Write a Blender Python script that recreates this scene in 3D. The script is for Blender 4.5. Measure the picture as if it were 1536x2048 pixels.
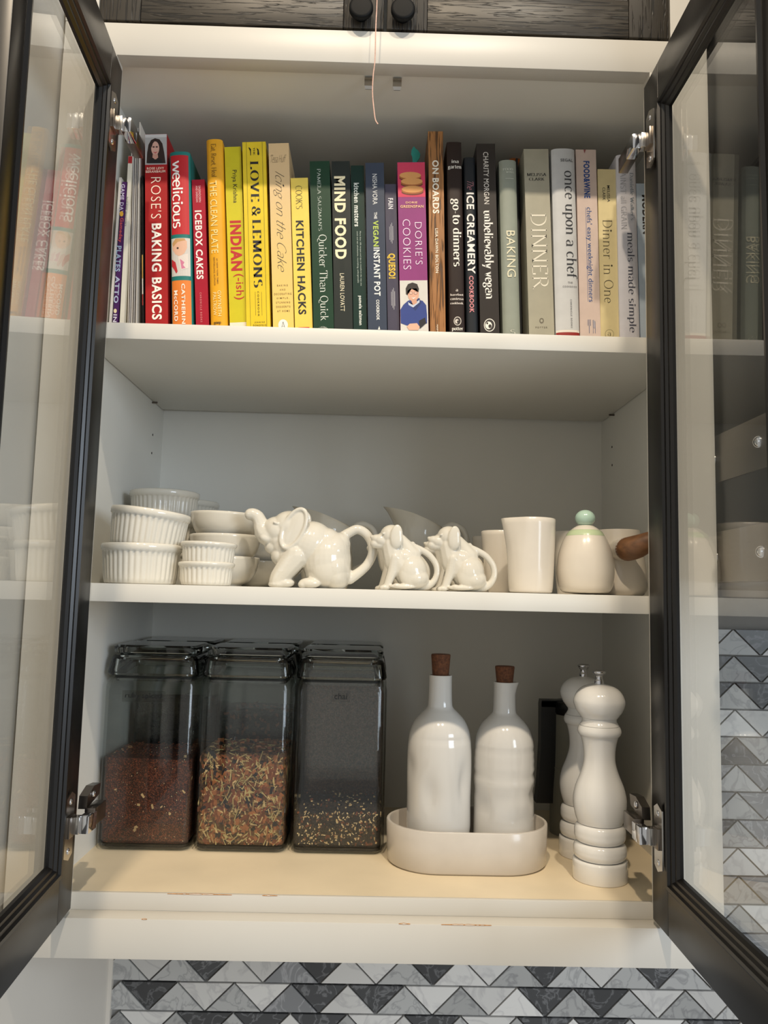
import bpy, bmesh, math, random
from mathutils import Matrix, Vector
random.seed(7)
for o in list(bpy.data.objects): bpy.data.objects.remove(o, do_unlink=True)
scene = bpy.context.scene
COL = scene.collection
PI = math.pi

# ---------------------------------------------------------------- camera
CX, CY, CZ = -0.017, -1.08, 0.3971
YAW, PITCH, ROLL, FPX = 0.0144, 0.1049, 0.0237, 1600.0
_f = Vector((math.sin(YAW)*math.cos(PITCH), math.cos(YAW)*math.cos(PITCH), math.sin(PITCH)))
_r0 = Vector((math.cos(YAW), -math.sin(YAW), 0)); _u0 = _r0.cross(_f)
_r = math.cos(ROLL)*_r0 + math.sin(ROLL)*_u0
_u = -math.sin(ROLL)*_r0 + math.cos(ROLL)*_u0
cam_d = bpy.data.cameras.new('camera'); cam = bpy.data.objects.new('camera', cam_d); COL.objects.link(cam)
cam_d.sensor_fit = 'VERTICAL'; cam_d.sensor_height = 36.0; cam_d.lens = FPX/2048*36.0; cam_d.clip_start = 0.01
M = Matrix.Identity(4)
for i in range(3): M[i][0] = _r[i]; M[i][1] = _u[i]; M[i][2] = -_f[i]
M[0][3], M[1][3], M[2][3] = CX, CY, CZ
cam.matrix_world = M
scene.camera = cam

# ---------------------------------------------------------------- world, lamps, exposure
scene.view_settings.view_transform = 'Standard'; scene.view_settings.look = 'None'
scene.view_settings.gamma = 1.0; scene.view_settings.exposure = -0.02
scene.view_settings.use_curve_mapping = False
scene.cycles.max_bounces = 10; scene.cycles.transparent_max_bounces = 40
scene.cycles.sample_clamp_indirect = 6.0
world = bpy.data.worlds.new('kitchen_air'); scene.world = world; world.use_nodes = True
world.node_tree.nodes['Background'].inputs[0].default_value = (1.0, 0.98, 0.93, 1)
world.node_tree.nodes['Background'].inputs[1].default_value = 0.50
def lamp(name, kind, loc, energy, col, size=0.05, target=None):
    d = bpy.data.lights.new(name, kind); d.energy = energy; d.color = col
    if kind == 'AREA': d.size = size
    else: d.shadow_soft_size = size
    if kind == 'SPOT': d.spot_size = math.radians(146); d.spot_blend = 1.0
    o = bpy.data.objects.new(name, d); COL.objects.link(o); o.location = loc
    if target is not None:
        o.rotation_euler = (Vector(target)-Vector(loc)).to_track_quat('-Z', 'Y').to_euler()
    return o
lamp('recessed_downlight', 'SPOT', (-0.40, -1.90, 3.05), 250, (1.0, 0.82, 0.60), 0.05)
lamp('recessed_downlight', 'SPOT', (0.50, -1.90, 3.05), 250, (1.0, 0.88, 0.71), 0.05)
lamp('window_daylight', 'AREA', (2.3, -2.6, 0.9), 55, (0.76, 0.87, 1.0), 1.3, (0.1, 0.1, 0.6))

# ---------------------------------------------------------------- measuring: a picture point on the upright plane at depth Y, or on level Z
def at(x, y, Y):
    d = _f*FPX + _r*(x-768) + _u*(1024-y); t = (Y-CY)/d.y
    return Vector((CX+t*d.x, Y, CZ+t*d.z))
def on_level(x, y, Z=0.0):
    d = _f*FPX + _r*(x-768) + _u*(1024-y); t = (Z-CZ)/d.z
    return Vector((CX+t*d.x, CY+t*d.y, Z))

# ---------------------------------------------------------------- materials
def lin(c):
    return tuple((v/255/12.92 if v/255 <= 0.04045 else ((v/255+0.055)/1.055)**2.4) for v in c)
MATS = {}
def mat(name, rgb, rough=0.5, metal=0.0, var=0.04, scale=30.0, bump=0.0, bscale=200.0, spec=0.5, coat=0.0, stretch=None):
    if name in MATS: return MATS[name]
    m = bpy.data.materials.new(name); m.use_nodes = True; nt = m.node_tree; b = nt.nodes['Principled BSDF']
    c = lin(rgb)
    tc = nt.nodes.new('ShaderNodeTexCoord'); mp = nt.nodes.new('ShaderNodeMapping')
    nt.links.new(tc.outputs['Object'], mp.inputs[0])
    if stretch: mp.inputs['Scale'].default_value = stretch
    nz = nt.nodes.new('ShaderNodeTexNoise'); nz.inputs['Scale'].default_value = scale; nz.inputs['Detail'].default_value = 4
    nt.links.new(mp.outputs[0], nz.inputs['Vector'])
    rp = nt.nodes.new('ShaderNodeValToRGB')
    rp.color_ramp.elements[0].position = 0.3; rp.color_ramp.elements[1].position = 0.7
    rp.color_ramp.elements[0].color = tuple(max(0, v*(1-var)) for v in c)+(1,)
    rp.color_ramp.elements[1].color = tuple(min(1, v*(1+var)) for v in c)+(1,)
    nt.links.new(nz.outputs[0], rp.inputs[0]); nt.links.new(rp.outputs[0], b.inputs['Base Color'])
    b.inputs['Roughness'].default_value = rough; b.inputs['Metallic'].default_value = metal
    b.inputs['Specular IOR Level'].default_value = spec; b.inputs['Coat Weight'].default_value = coat
    b.inputs['Coat Roughness'].default_value = 0.05
    if bump:
        n2 = nt.nodes.new('ShaderNodeTexNoise'); n2.inputs['Scale'].default_value = bscale; n2.inputs['Detail'].default_value = 3
        nt.links.new(mp.outputs[0], n2.inputs['Vector'])
        bp = nt.nodes.new('ShaderNodeBump'); bp.inputs['Strength'].default_value = bump; bp.inputs['Distance'].default_value = 0.001
        nt.links.new(n2.outputs[0], bp.inputs['Height']); nt.links.new(bp.outputs[0], b.inputs['Normal'])
    MATS[name] = m; return m
def glass_mat(name, tint, ior=1.5, rough=0.0):
    """thin clear pane: what is not mirrored at the surface passes straight through, a little tinted"""
    m = bpy.data.materials.new(name); m.use_nodes = True; nt = m.node_tree; nt.nodes.clear()
    out = nt.nodes.new('ShaderNodeOutputMaterial'); mix = nt.nodes.new('ShaderNodeMixShader')
    tr = nt.nodes.new('ShaderNodeBsdfTransparent'); tr.inputs[0].default_value = tuple(tint)+(1,)
    gl = nt.nodes.new('ShaderNodeBsdfGlossy'); gl.inputs['Roughness'].default_value = rough
    fr = nt.nodes.new('ShaderNodeFresnel'); fr.inputs[0].default_value = ior
    # both sides of a sheet count as outer faces
    geo = nt.nodes.new('ShaderNodeNewGeometry'); mx = nt.nodes.new('ShaderNodeMix'); mx.data_type = 'FLOAT'
    mx.inputs[2].default_value = ior; mx.inputs[3].default_value = 1.0/ior
    nt.links.new(geo.outputs['Backfacing'], mx.inputs[0]); 
    inv = nt.nodes.new('ShaderNodeValue'); inv.outputs[0].default_value = ior
    nt.links.new(mx.outputs[0], fr.inputs[0])
    nt.links.new(fr.outputs[0], mix.inputs[0]); nt.links.new(tr.outputs[0], mix.inputs[1]); nt.links.new(gl.outputs[0], mix.inputs[2])
    nt.links.new(mix.outputs[0], out.inputs[0]); MATS[name] = m; return m
def oak_mat(name, rgb, axis):
    m = mat(name, rgb, rough=0.42, var=0.25, scale=9, stretch=(1, 1, 1))
    nt = m.node_tree; b = nt.nodes['Principled BSDF']
    tc = [n for n in nt.nodes if n.type == 'TEX_COORD'][0]
    mp = nt.nodes.new('ShaderNodeMapping'); nt.links.new(tc.outputs['Object'], mp.inputs[0])
    mp.inputs['Scale'].default_value = (14, 60, 300) if axis == 'x' else (300, 60, 14)
    nz = nt.nodes.new('ShaderNodeTexNoise'); nz.inputs['Scale'].default_value = 1.0; nz.inputs['Detail'].default_value = 2; nz.inputs['Distortion'].default_value = 0.6
    nt.links.new(mp.outputs[0], nz.inputs['Vector'])
    rp = nt.nodes.new('ShaderNodeValToRGB'); rp.color_ramp.elements[0].position = 0.40; rp.color_ramp.elements[1].position = 0.47
    nt.links.new(nz.outputs[0], rp.inputs[0])
    mu = nt.nodes.new('ShaderNodeMix'); mu.data_type = 'RGBA'; mu.blend_type = 'MULTIPLY'; mu.inputs[0].default_value = 0.75
    src = b.inputs['Base Color'].links[0].from_socket
    nt.links.new(src, mu.inputs[6]); nt.links.new(rp.outputs[0], mu.inputs[7]); nt.links.new(mu.outputs[2], b.inputs['Base Color'])
    bp = nt.nodes.new('ShaderNodeBump'); bp.inputs['Strength'].default_value = 0.6; bp.inputs['Distance'].default_value = 0.001
    nt.links.new(rp.outputs[0], bp.inputs['Height']); nt.links.new(bp.outputs[0], b.inputs['Normal'])
    return m
def marble_mat(name, base, vein, scale=14, veinw=0.5):
    m = bpy.data.materials.new(name); m.use_nodes = True; nt = m.node_tree; b = nt.nodes['Principled BSDF']
    tc = nt.nodes.new('ShaderNodeTexCoord'); oi = nt.nodes.new('ShaderNodeObjectInfo')
    ad = nt.nodes.new('ShaderNodeVectorMath'); ad.operation = 'MULTIPLY_ADD'
    cx = nt.nodes.new('ShaderNodeCombineXYZ'); nt.links.new(oi.outputs['Random'], cx.inputs[0]); nt.links.new(oi.outputs['Random'], cx.inputs[2])
    ad.inputs[1].default_value = (9, 9, 9); nt.links.new(cx.outputs[0], ad.inputs[0]); nt.links.new(tc.outputs['Object'], ad.inputs[2])
    nz = nt.nodes.new('ShaderNodeTexNoise'); nz.inputs['Scale'].default_value = scale; nz.inputs['Detail'].default_value = 6; nz.inputs['Distortion'].default_value = 1.6
    nt.links.new(ad.outputs[0], nz.inputs['Vector'])
    rp = nt.nodes.new('ShaderNodeValToRGB'); e = rp.color_ramp.elements
    e[0].position = 0.46; e[0].color = lin(base)+(1,); e[1].position = 0.54; e[1].color = lin(base)+(1,)
    k = e.new(0.50); k.color = lin(vein)+(1,)
    nt.links.new(nz.outputs[0], rp.inputs[0])
    hs = nt.nodes.new('ShaderNodeHueSaturation'); ma = nt.nodes.new('ShaderNodeMath'); ma.operation = 'MULTIPLY_ADD'
    ma.inputs[1].default_value = 0.35; ma.inputs[2].default_value = 0.82
    nt.links.new(oi.outputs['Random'], ma.inputs[0]); nt.links.new(ma.outputs[0], hs.inputs['Value']); nt.links.new(rp.outputs[0], hs.inputs['Color'])
    nt.links.new(hs.outputs[0], b.inputs['Base Color']); b.inputs['Roughness'].default_value = 0.28
    MATS[name] = m; return m

W_PAINT = mat('white_cabinet_paint', (204, 200, 191), rough=0.38, var=0.02, scale=6)
W_SHELF = mat('white_shelf_melamine', (221, 218, 209), rough=0.4, var=0.02, scale=6)
W_INSIDE = mat('white_cabinet_interior', (226, 224, 216), rough=0.5, var=0.02, scale=6)
FLOOR_M = mat('worn_cream_shelf_paint', (226, 210, 180), rough=0.42, var=0.06, scale=9)
BLACK_M = mat('black_brown_door_lacquer', (12, 10, 9), rough=0.34, var=0.15, scale=20, stretch=(1, 1, 0.1))
CERAMIC = mat('white_glazed_ceramic', (218, 213, 200), rough=0.09, var=0.015, scale=20, coat=0.2)
CREAM = mat('cream_stoneware', (226, 218, 205), rough=0.22, var=0.02, scale=30, coat=0.3)
STEEL = mat('nickel_hinge_steel', (190, 186, 180), rough=0.22, metal=1.0, var=0.05)
STEEL_D = mat('dark_hinge_steel', (120, 112, 104), rough=0.3, metal=1.0, var=0.05)
CHROME = mat('polished_chrome', (215, 215, 218), rough=0.07, metal=1.0, var=0.02)
PAGES = mat('book_page_edges', (222, 214, 196), rough=0.8, var=0.12, scale=8, stretch=(150, 1, 1))
GLASS = glass_mat('clear_door_glass', (0.985, 0.992, 0.988))
JAR_GLASS = glass_mat('clear_jar_glass', (0.93, 0.94, 0.93), rough=0.02)
def solid_glass(name, rgb):
    m = bpy.data.materials.new(name); m.use_nodes = True; b = m.node_tree.nodes['Principled BSDF']
    b.inputs['Base Color'].default_value = lin(rgb)+(1,); b.inputs['Transmission Weight'].default_value = 1.0; b.inputs['Roughness'].default_value = 0.02; b.inputs['IOR'].default_value = 1.5
    MATS[name] = m; return m
LID_GLASS = solid_glass('moulded_lid_glass', (222, 228, 225))
PANEL_M = mat('painted_panel', (222, 216, 206), rough=0.5, var=0.02, scale=5)

# ---------------------------------------------------------------- mesh helpers
def link(name, me, m, parent=None, smooth=False):
    o = bpy.data.objects.new(name, me); COL.objects.link(o)
    if m is not None and not me.materials: me.materials.append(m)
    if parent is not None: o.parent = parent
    if smooth:
        for p in me.polygons: p.use_smooth = True
    return o
def tag(o, label=None, cat=None, group=None, kind=None):
    if label: o['label'] = label
    if cat: o['category'] = cat
    if group: o['group'] = group
    if kind: o['kind'] = kind
    return o
def empty(name, loc=(0, 0, 0), label=None, cat=None, group=None, kind=None):
    o = bpy.data.objects.new(name, None); COL.objects.link(o); o.location = loc; o.empty_display_size = 0.02
    return tag(o, label, cat, group, kind)
def from_bm(name, bm, m, parent=None, smooth=False, auto=None):
    me = bpy.data.meshes.new(name); bm.normal_update(); bm.to_mesh(me); bm.free()
    o = link(name, me, m, parent, smooth)
    if auto:
        try: me.set_sharp_from_angle(angle=auto)
        except Exception: pass
    return o
def box(name, x0, x1, y0, y1, z0, z1, m, parent=None, bevel=0.0, seg=2):
    bm = bmesh.new(); bmesh.ops.create_cube(bm, size=1)
    for v in bm.verts:
        v.co = Vector((x0 if v.co.x < 0 else x1, y0 if v.co.y < 0 else y1, z0 if v.co.z < 0 else z1))
    if bevel: bmesh.ops.bevel(bm, geom=bm.edges[:], offset=bevel, segments=seg, affect='EDGES', profile=0.5)
    return from_bm(name, bm, m, parent, smooth=bool(bevel), auto=math.radians(40))
def lathe_bm(prof, seg=64, rfun=None, bm=None, center=(0, 0, 0), xy=None):
    """prof: (radius, z) from the outer foot up and, when hollow, down again inside"""
    bm = bm or bmesh.new(); rings = []
    for (r, z) in prof:
        if r < 1e-6: rings.append([bm.verts.new((center[0], center[1], center[2]+z))]); continue
        ring = []
        for k in range(seg):
            a = 2*PI*k/seg; rr = rfun(r, z, a) if rfun else r
            if xy: px, py = xy(rr, z, a)
            else: px, py = rr*math.cos(a), rr*math.sin(a)
            ring.append(bm.verts.new((center[0]+px, center[1]+py, center[2]+z)))
        rings.append(ring)
    for a, b in zip(rings, rings[1:]):
        if len(a) == 1 and len(b) == 1: continue
        for k in range(seg):
            k2 = (k+1) % seg
            if len(a) == 1: bm.faces.new((a[0], b[k2], b[k]))
            elif len(b) == 1: bm.faces.new((a[k], a[k2], b[0]))
            else: bm.faces.new((a[k], a[k2], b[k2], b[k]))
    return bm
def lathe(name, prof, m, parent=None, seg=64, rfun=None, center=(0, 0, 0), xy=None, sharp=50):
    bm = lathe_bm(prof, seg, rfun, None, center, xy)
    bmesh.ops.recalc_face_normals(bm, faces=bm.faces)
    return from_bm(name, bm, m, parent, True, math.radians(sharp))
def smooth_prof(pts, n=5):
    """Catmull-Rom through the profile points"""
    out = []; P = [pts[0]]+list(pts)+[pts[-1]]
    for i in range(1, len(P)-2):
        p0, p1, p2, p3 = P[i-1], P[i], P[i+1], P[i+2]
        for k in range(n):
            t = k/n
            out.append(tuple(0.5*((2*p1[j])+(-p0[j]+p2[j])*t+(2*p0[j]-5*p1[j]+4*p2[j]-p3[j])*t*t+(-p0[j]+3*p1[j]-3*p2[j]+p3[j])*t**3) for j in range(len(p1))))
    out.append(tuple(pts[-1])); return out
def tube_bm(path, radii, seg=14, bm=None, flat=1.0, caps=True):
    bm = bm or bmesh.new(); P = [Vector(p) for p in path]; n = len(P)
    if not hasattr(radii, '__len__'): radii = [radii]*n
    up = None; rings = []
    for i in range(n):
        t = (P[min(i+1, n-1)]-P[max(i-1, 0)]).normalized()
        if up is None:
            up = t.orthogonal().normalized()
        up = (up-t*up.dot(t)).normalized(); sd = t.cross(up)
        rings.append([bm.verts.new(P[i]+radii[i]*(math.cos(2*PI*k/seg)*up+flat*math.sin(2*PI*k/seg)*sd)) for k in range(seg)])
    for a, b in zip(rings, rings[1:]):
        for k in range(seg):
            k2 = (k+1) % seg; bm.faces.new((a[k], a[k2], b[k2], b[k]))
    if caps:
        bm.faces.new(list(reversed(rings[0]))); bm.faces.new(rings[-1])
    return bm
def tube(name, path, radii, m, parent=None, seg=14, sm=4, flat=1.0):
    if sm > 1:
        if hasattr(radii, '__len__'):
            q = smooth_prof([tuple(p)+(r,) for p, r in zip(path, radii)], sm); path = [p[:3] for p in q]; radii = [p[3] for p in q]
        else: path = smooth_prof([tuple(p) for p in path], sm)
    bm = tube_bm(path, radii, seg, None, flat); bmesh.ops.recalc_face_normals(bm, faces=bm.faces)
    return from_bm(name, bm, m, parent, True, math.radians(60))
def prism(name, pts, y0, y1, m, parent=None, bevel=0.0):
    """polygon in x,z pushed from y0 to y1"""
    bm = bmesh.new(); a = [bm.verts.new((p[0], y0, p[1])) for p in pts]; b = [bm.verts.new((p[0], y1, p[1])) for p in pts]
    bm.faces.new(a); bm.faces.new(list(reversed(b)))
    for i in range(len(pts)):
        j = (i+1) % len(pts); bm.faces.new((a[i], b[i], b[j], a[j]))
    bmesh.ops.recalc_face_normals(bm, faces=bm.faces)
    if bevel: bmesh.ops.bevel(bm, geom=[e for e in bm.edges], offset=bevel, segments=1, affect='EDGES')
    return from_bm(name, bm, m, parent)
def rounded(w, d, r, n=6):
    """outline of a rounded rectangle centred on 0"""
    pts = []
    for cx, cy, a0 in ((w/2-r, d/2-r, 0), (-w/2+r, d/2-r, PI/2), (-w/2+r, -d/2+r, PI), (w/2-r, -d/2+r, 1.5*PI)):
        for k in range(n+1):
            a = a0+PI/2*k/n; pts.append((cx+r*math.cos(a), cy+r*math.sin(a)))
    return pts
def loft(name, loops, m, parent=None, cap0=True, cap1=True, sharp=40):
    """loops: lists of (x,y,z) with equal counts"""
    bm = bmesh.new(); L = [[bm.verts.new(p) for p in lp] for lp in loops]; n = len(L[0])
    for a, b in zip(L, L[1:]):
        for k in range(n):
            k2 = (k+1) % n; bm.faces.new((a[k], a[k2], b[k2], b[k]))
    if cap0: bm.faces.new(list(reversed(L[0])))
    if cap1: bm.faces.new(L[-1])
    bmesh.ops.recalc_face_normals(bm, faces=bm.faces)
    return from_bm(name, bm, m, parent, True, math.radians(sharp))
def copy_tree(o, parent=None):
    c = o.copy(); COL.objects.link(c); c.parent = parent
    for ch in list(o.children): copy_tree(ch, c)
    return c

# ================================================================ the setting
ZR, ZB, ZT, ZTT = -0.022, -0.0714, 1.161, 1.2105       # face frame: bottom rail top / foot, top rail foot / top
OL, OR = -0.4005, 0.3685                                # opening
FL, FR = -0.477, 0.4525                                 # outer edges of the face frame
RC, BK, HW = 0.0275, 0.485, 0.436                       # recess, inner back, inner half width
Z1T, Z1B, Z2T, Z2B = 0.7751, 0.7516, 0.406, 0.381

wall = box('wall_back', -0.60, 1.70, 0.494, 0.56, -1.0, 2.4, mat('tile_grout', (150, 148, 146), rough=0.9), None); tag(wall, 'wall behind the cabinet with triangular marble tiles', None, None, 'structure')
wl = box('wall_left', -0.60, -0.481, -0.75, 0.494, -1.0, 2.4, PANEL_M); tag(wl, 'plain pale painted panel wall left of the cabinet', None, None, 'structure')
# triangular marble tiles
T_W = marble_mat('white_marble', (214, 212, 208), (196, 194, 192), 10)
T_L = marble_mat('light_grey_marble', (178, 178, 176), (150, 150, 150), 16)
T_D = marble_mat('dark_grey_marble', (66, 67, 69), (112, 113, 115), 22)
T_M = marble_mat('mid_grey_marble', (128, 129, 131), (160, 160, 162), 16)
TB, TH, TX0, TZ0 = 0.1048, 0.0515, -0.4076, -0.3195
tri_cache = {}
def tile(kind, col, row, mt):
    g = 0.0013; key = (kind, mt.name)
    if key not in tri_cache:
        hb, hh = TB/2-g*2.2, TH/2-g
        pts = [(-hb, -hh), (hb, -hh), (0, hh-g*0.6)] if kind == 'up' else [(-hb, hh), (0, -hh+g*0.6), (hb, hh)]
        bm = bmesh.new(); a = [bm.verts.new((p[0]*0.985, 0, p[1]*0.985)) for p in pts]; b = [bm.verts.new((p[0], 0.0012, p[1])) for p in pts]; c = [bm.verts.new((p[0], 0.010, p[1])) for p in pts]
        bm.faces.new(a)
        for i in range(3):
            j = (i+1) % 3; bm.faces.new((a[i], b[i], b[j], a[j])); bm.faces.new((b[i], c[i], c[j], b[j]))
        bmesh.ops.recalc_face_normals(bm, faces=bm.faces)
        me = bpy.data.meshes.new('tile'); bm.to_mesh(me); bm.free(); me.materials.append(mt); tri_cache[key] = me
    o = bpy.data.objects.new('tile', tri_cache[key]); COL.objects.link(o); o.parent = wall
    xc = TX0+col*TB+(TB/2 if kind == 'up' else 0)
    o.location = (xc, 0.4855, TZ0+row*TH+TH/2); return o
row_down = {0: 'WDWDWDWDWDWDLW', -1: 'DWWDDWWDDWWLDW', -2: 'WDDDWDWDDWDDLW', -3: 'DWDWWDDWDWDWDD'}
row_up = {0: 'LWMWLWLLLLWLW', -1: 'LLMWLLWLLLLWL', -2: 'LLWLWLLWLLLWL', -3: 'WLLWLLWLLWLWL'}
glass_down = {12: 'LD', 11: 'DD', 10: 'DD', 9: 'WW', 8: 'LL', 7: 'MM', 6: 'MM', 5: 'DM', 4: 'WW', 3: 'MM', 2: 'LW', 1: 'MM'}
TM = {'W': T_W, 'L': T_L, 'D': T_D, 'M': T_M}
for row in range(-3, 13):
    for col in range(0, 14):
        if row <= 0: d = row_down[row][col]; u_ = row_up[row][min(col, 12)]
        else:
            if col < 9: continue
            d = glass_down[row][1] if col == 11 else (glass_down[row][0] if col == 10 else random.choice('WLMD'))
            u_ = {9: 'W', 8: 'D', 4: 'W'}.get(row, 'L') if col == 10 else random.choice('WLLW')
            if col == 13: continue
        tile('down', col, row, TM[d]); tile('up', col, row, TM[u_])
for row in (-3, -2, -1, 0): tile('up', -1, row, T_L)
tr = box('trim_1', -0.481, -0.4745, 0.480, 0.494, -1.0, ZB, PANEL_M); tag(tr, 'slim painted edge strip where panel meets tiles', None, None, 'structure')

# ---------------------------------------------------------------- the cabinet
cab = empty('kitchen_cabinet', (0, 0.2, ZB), 'white built-in wall cabinet with two open black glass doors', 'cabinet')
def part(name, *a, **k):
    o = box(name, *a, **k); o.parent = cab; o.matrix_parent_inverse = Matrix.Translation((0, -0.2, -ZB)); return o
part('side_panel', -0.476, -HW, 0.02, BK, ZR, ZT+0.02, W_INSIDE)
part('side_panel', HW, 0.452, 0.02, BK, ZR, ZT+0.02, W_INSIDE)
part('back_panel', -0.476, 0.452, BK, 0.4935, ZR, ZT+0.02, W_INSIDE)
part('top_panel', -HW, HW, 0.0275, BK, ZT+0.004, ZT+0.020, W_INSIDE)
part('bottom_panel', -HW, HW, RC+0.006, BK, ZR, 0.0, FLOOR_M)
part('bottom_edge_strip', -HW, HW, RC, RC+0.006, ZR, 0.0, W_PAINT, bevel=0.0009)
part('face_frame_rail', FL, FR, 0, 0.0275, ZT, ZTT, W_PAINT, bevel=0.0008)
part('face_frame_rail', FL, FR, 0, 0.0275, ZB, ZR, W_PAINT, bevel=0.0008)
part('face_frame_stile', FL, OL, 0, 0.0275, ZR, ZT, W_PAINT)
part('face_frame_stile', OR, FR, 0, 0.0275, ZR, ZT, W_PAINT)
part('underside_panel', FL, FR, 0.0275, 0.484, ZB+0.03, ZR, W_PAINT)
part('shelf', -HW+0.0015, HW-0.0015, RC+0.001, 0.470, Z1B, Z1T, W_SHELF, bevel=0.0008)
part('shelf', -HW+0.0015, HW-0.0015, RC+0.001, 0.470, Z2B, Z2T, W_SHELF, bevel=0.0008)
# shelf pins under the upper shelf, dark discs painting pin hole shade on the sides
for sx in (-1, 1):
    for yy in (0.07, 0.40):
        tp = tube('shelf_pin', [(sx*HW, yy, Z1B-0.003), (sx*(HW-0.010), yy, Z1B-0.003)], 0.0018, STEEL_D, cab, 8, 1)
        tp.matrix_parent_inverse = Matrix.Translation((0, -0.2, -ZB))
    for zz in (0.69, 0.655):
        tp = tube('pin_hole', [(sx*HW, 0.415, zz), (sx*(HW-0.0006), 0.415, zz)], 0.0022, mat('pin_hole_shade', (40, 38, 36), 0.9), cab, 8, 1)
        tp.matrix_parent_inverse = Matrix.Translation((0, -0.2, -ZB))
# worn patches of bare wood on the lower front edge
WEAR = mat('bare_chipped_wood', (176, 130, 84), rough=0.8, var=0.3, scale=300)
for (a, b, yy, zz) in ((-0.275, -0.19, RC, 0.0), (-0.15, -0.13, RC, 0.0), (-0.30, -0.293, 0.0, ZR), (0.03, 0.045, 0.0, ZR), (0.085, 0.15, 0.0, ZR)):
    bm = bmesh.new(); n = 26; top = []; bot = []
    for k in range(n+1):
        x = a+(b-a)*k/n; e = 0.0021*math.sin(PI*k/n)*random.uniform(0.2, 1)
        top.append(bm.verts.new((x, yy+0.0004+e*1.3, zz+0.0003))); bot.append(bm.verts.new((x, yy-0.0004, zz-0.0003-e*0.25)))
    for k in range(n): bm.faces.new((bot[k], bot[k+1], top[k+1], top[k]))
    o = from_bm('worn_edge', bm, WEAR, cab); o.matrix_parent_inverse = Matrix.Translation((0, -0.2, -ZB))
# strike tabs under the top
for x in (-0.0385, 0.0035):
    pth = [(0, ZT+0.004), (0, ZT-0.010), (0.001, ZT-0.016)]
    bm = bmesh.new(); w = 0.0065
    prof = [(0.046, ZT+0.0042), (0.036, ZT+0.0035), (0.034, ZT+0.001), (0.0335, ZT-0.012), (0.0345, ZT-0.017)]
    rows = [[bm.verts.new((x-w*(0.75 if i == 4 else 1), p[0], p[1])), bm.verts.new((x+w*(0.75 if i == 4 else 1), p[0], p[1])),
             bm.verts.new((x+w*(0.75 if i == 4 else 1), p[0]+0.0014, p[1]+0.0003)), bm.verts.new((x-w*(0.75 if i == 4 else 1), p[0]+0.0014, p[1]+0.0003))] for i, p in enumerate(prof)]
    for a, b in zip(rows, rows[1:]):
        for k in range(4): bm.faces.new((a[k], a[(k+1) % 4], b[(k+1) % 4], b[k]))
    bm.faces.new(rows[-1]); bm.faces.new(list(reversed(rows[0])))
    bmesh.ops.recalc_face_normals(bm, faces=bm.faces)
    o = from_bm('door_strike', bm, STEEL, cab); o.matrix_parent_inverse = Matrix.Translation((0, -0.2, -ZB))

# doors: local x runs from the hinge edge to the free edge, local y = thickness away from the inner face
DZ0, DZ1, DW, DT = -0.0150, 1.1440, 0.386, 0.021
def make_door(hx, ang, side):
    """side -1: left door (inner face looks to +x), +1: right door"""
    fr = bpy.data.objects.new('door', None); COL.objects.link(fr); fr.parent = cab
    fr.matrix_parent_inverse = Matrix.Translation((0, -0.2, -ZB))
    SW, SF, MW = 0.056, 0.033, 0.021
    def P(u, t, z): return (side*t, -u, z)
    def dbox(name, u0, u1, t0, t1, z0, z1, m, bevel=0.0015):
        xs = sorted((side*t0, side*t1)); return box(name, xs[0], xs[1], -u1, -u0, z0, z1, m, fr, bevel)
    dbox('door_stile', 0, SW, 0, DT, DZ0, DZ1, BLACK_M)
    dbox('door_stile', DW-SF, DW, 0, DT, DZ0, DZ1, BLACK_M)
    dbox('door_rail', SW, DW-SF, 0, DT, DZ0, DZ0+SW, BLACK_M)
    dbox('door_rail', SW, DW-SF, 0, DT, DZ1-SW, DZ1, BLACK_M)
    # mitred moulding around the pane: profile (inset, depth)
    prof = [(-0.001, -0.0005), (0.003, -0.0035), (0.007, -0.0030), (0.0085, 0.0005), (0.0125, 0.001), (0.0145, 0.0045), (0.0175, 0.0050), (0.0205, 0.0085), (MW, 0.0125), (-0.001, 0.0125)]
    u0, u1, z0, z1 = SW, DW-SF, DZ0+SW, DZ1-SW
    for (A, B, n) in ((((u0, z0), (u0, z1)), (1, 0), 0), (((u1, z0), (u1, z1)), (-1, 0), 0), (((u0, z0), (u1, z0)), (0, 1), 1), (((u0, z1), (u1, z1)), (0, -1), 1)):
        bm = bmesh.new(); ends = []
        for e, (u, z) in enumerate(A):
            ring = []
            for (i, t) in prof:
                if n == 0: uu = u+B[0]*i; zz = z+(i if e == 0 else -i)
                else: zz = z+B[1]*i; uu = u+(i if e == 0 else -i)
                ring.append(bm.verts.new(P(uu, t, zz)))
            ends.append(ring)
        k = len(prof)
        for i in range(k): bm.faces.new((ends[0][i], ends[0][(i+1) % k], ends[1][(i+1) % k], ends[1][i]))
        bm.faces.new(ends[0]); bm.faces.new(list(reversed(ends[1])))
        bmesh.ops.recalc_face_normals(bm, faces=bm.faces)
        from_bm('glazing_bead', bm, BLACK_M, fr, True, math.radians(25))
    gp = dbox('glass_pane', SW+0.014, DW-SF-0.014, 0.0135, 0.0170, DZ0+SW+0.014, DZ1-SW-0.014, GLASS, 0)
    fr.location = (hx, 0.011, 0); fr.rotation_euler = (0, 0, ang)
    return fr
door_l = make_door(-0.3948, math.radians(4.0), -1)
door_r = make_door(0.3632, math.radians(-0.6), 1)

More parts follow.
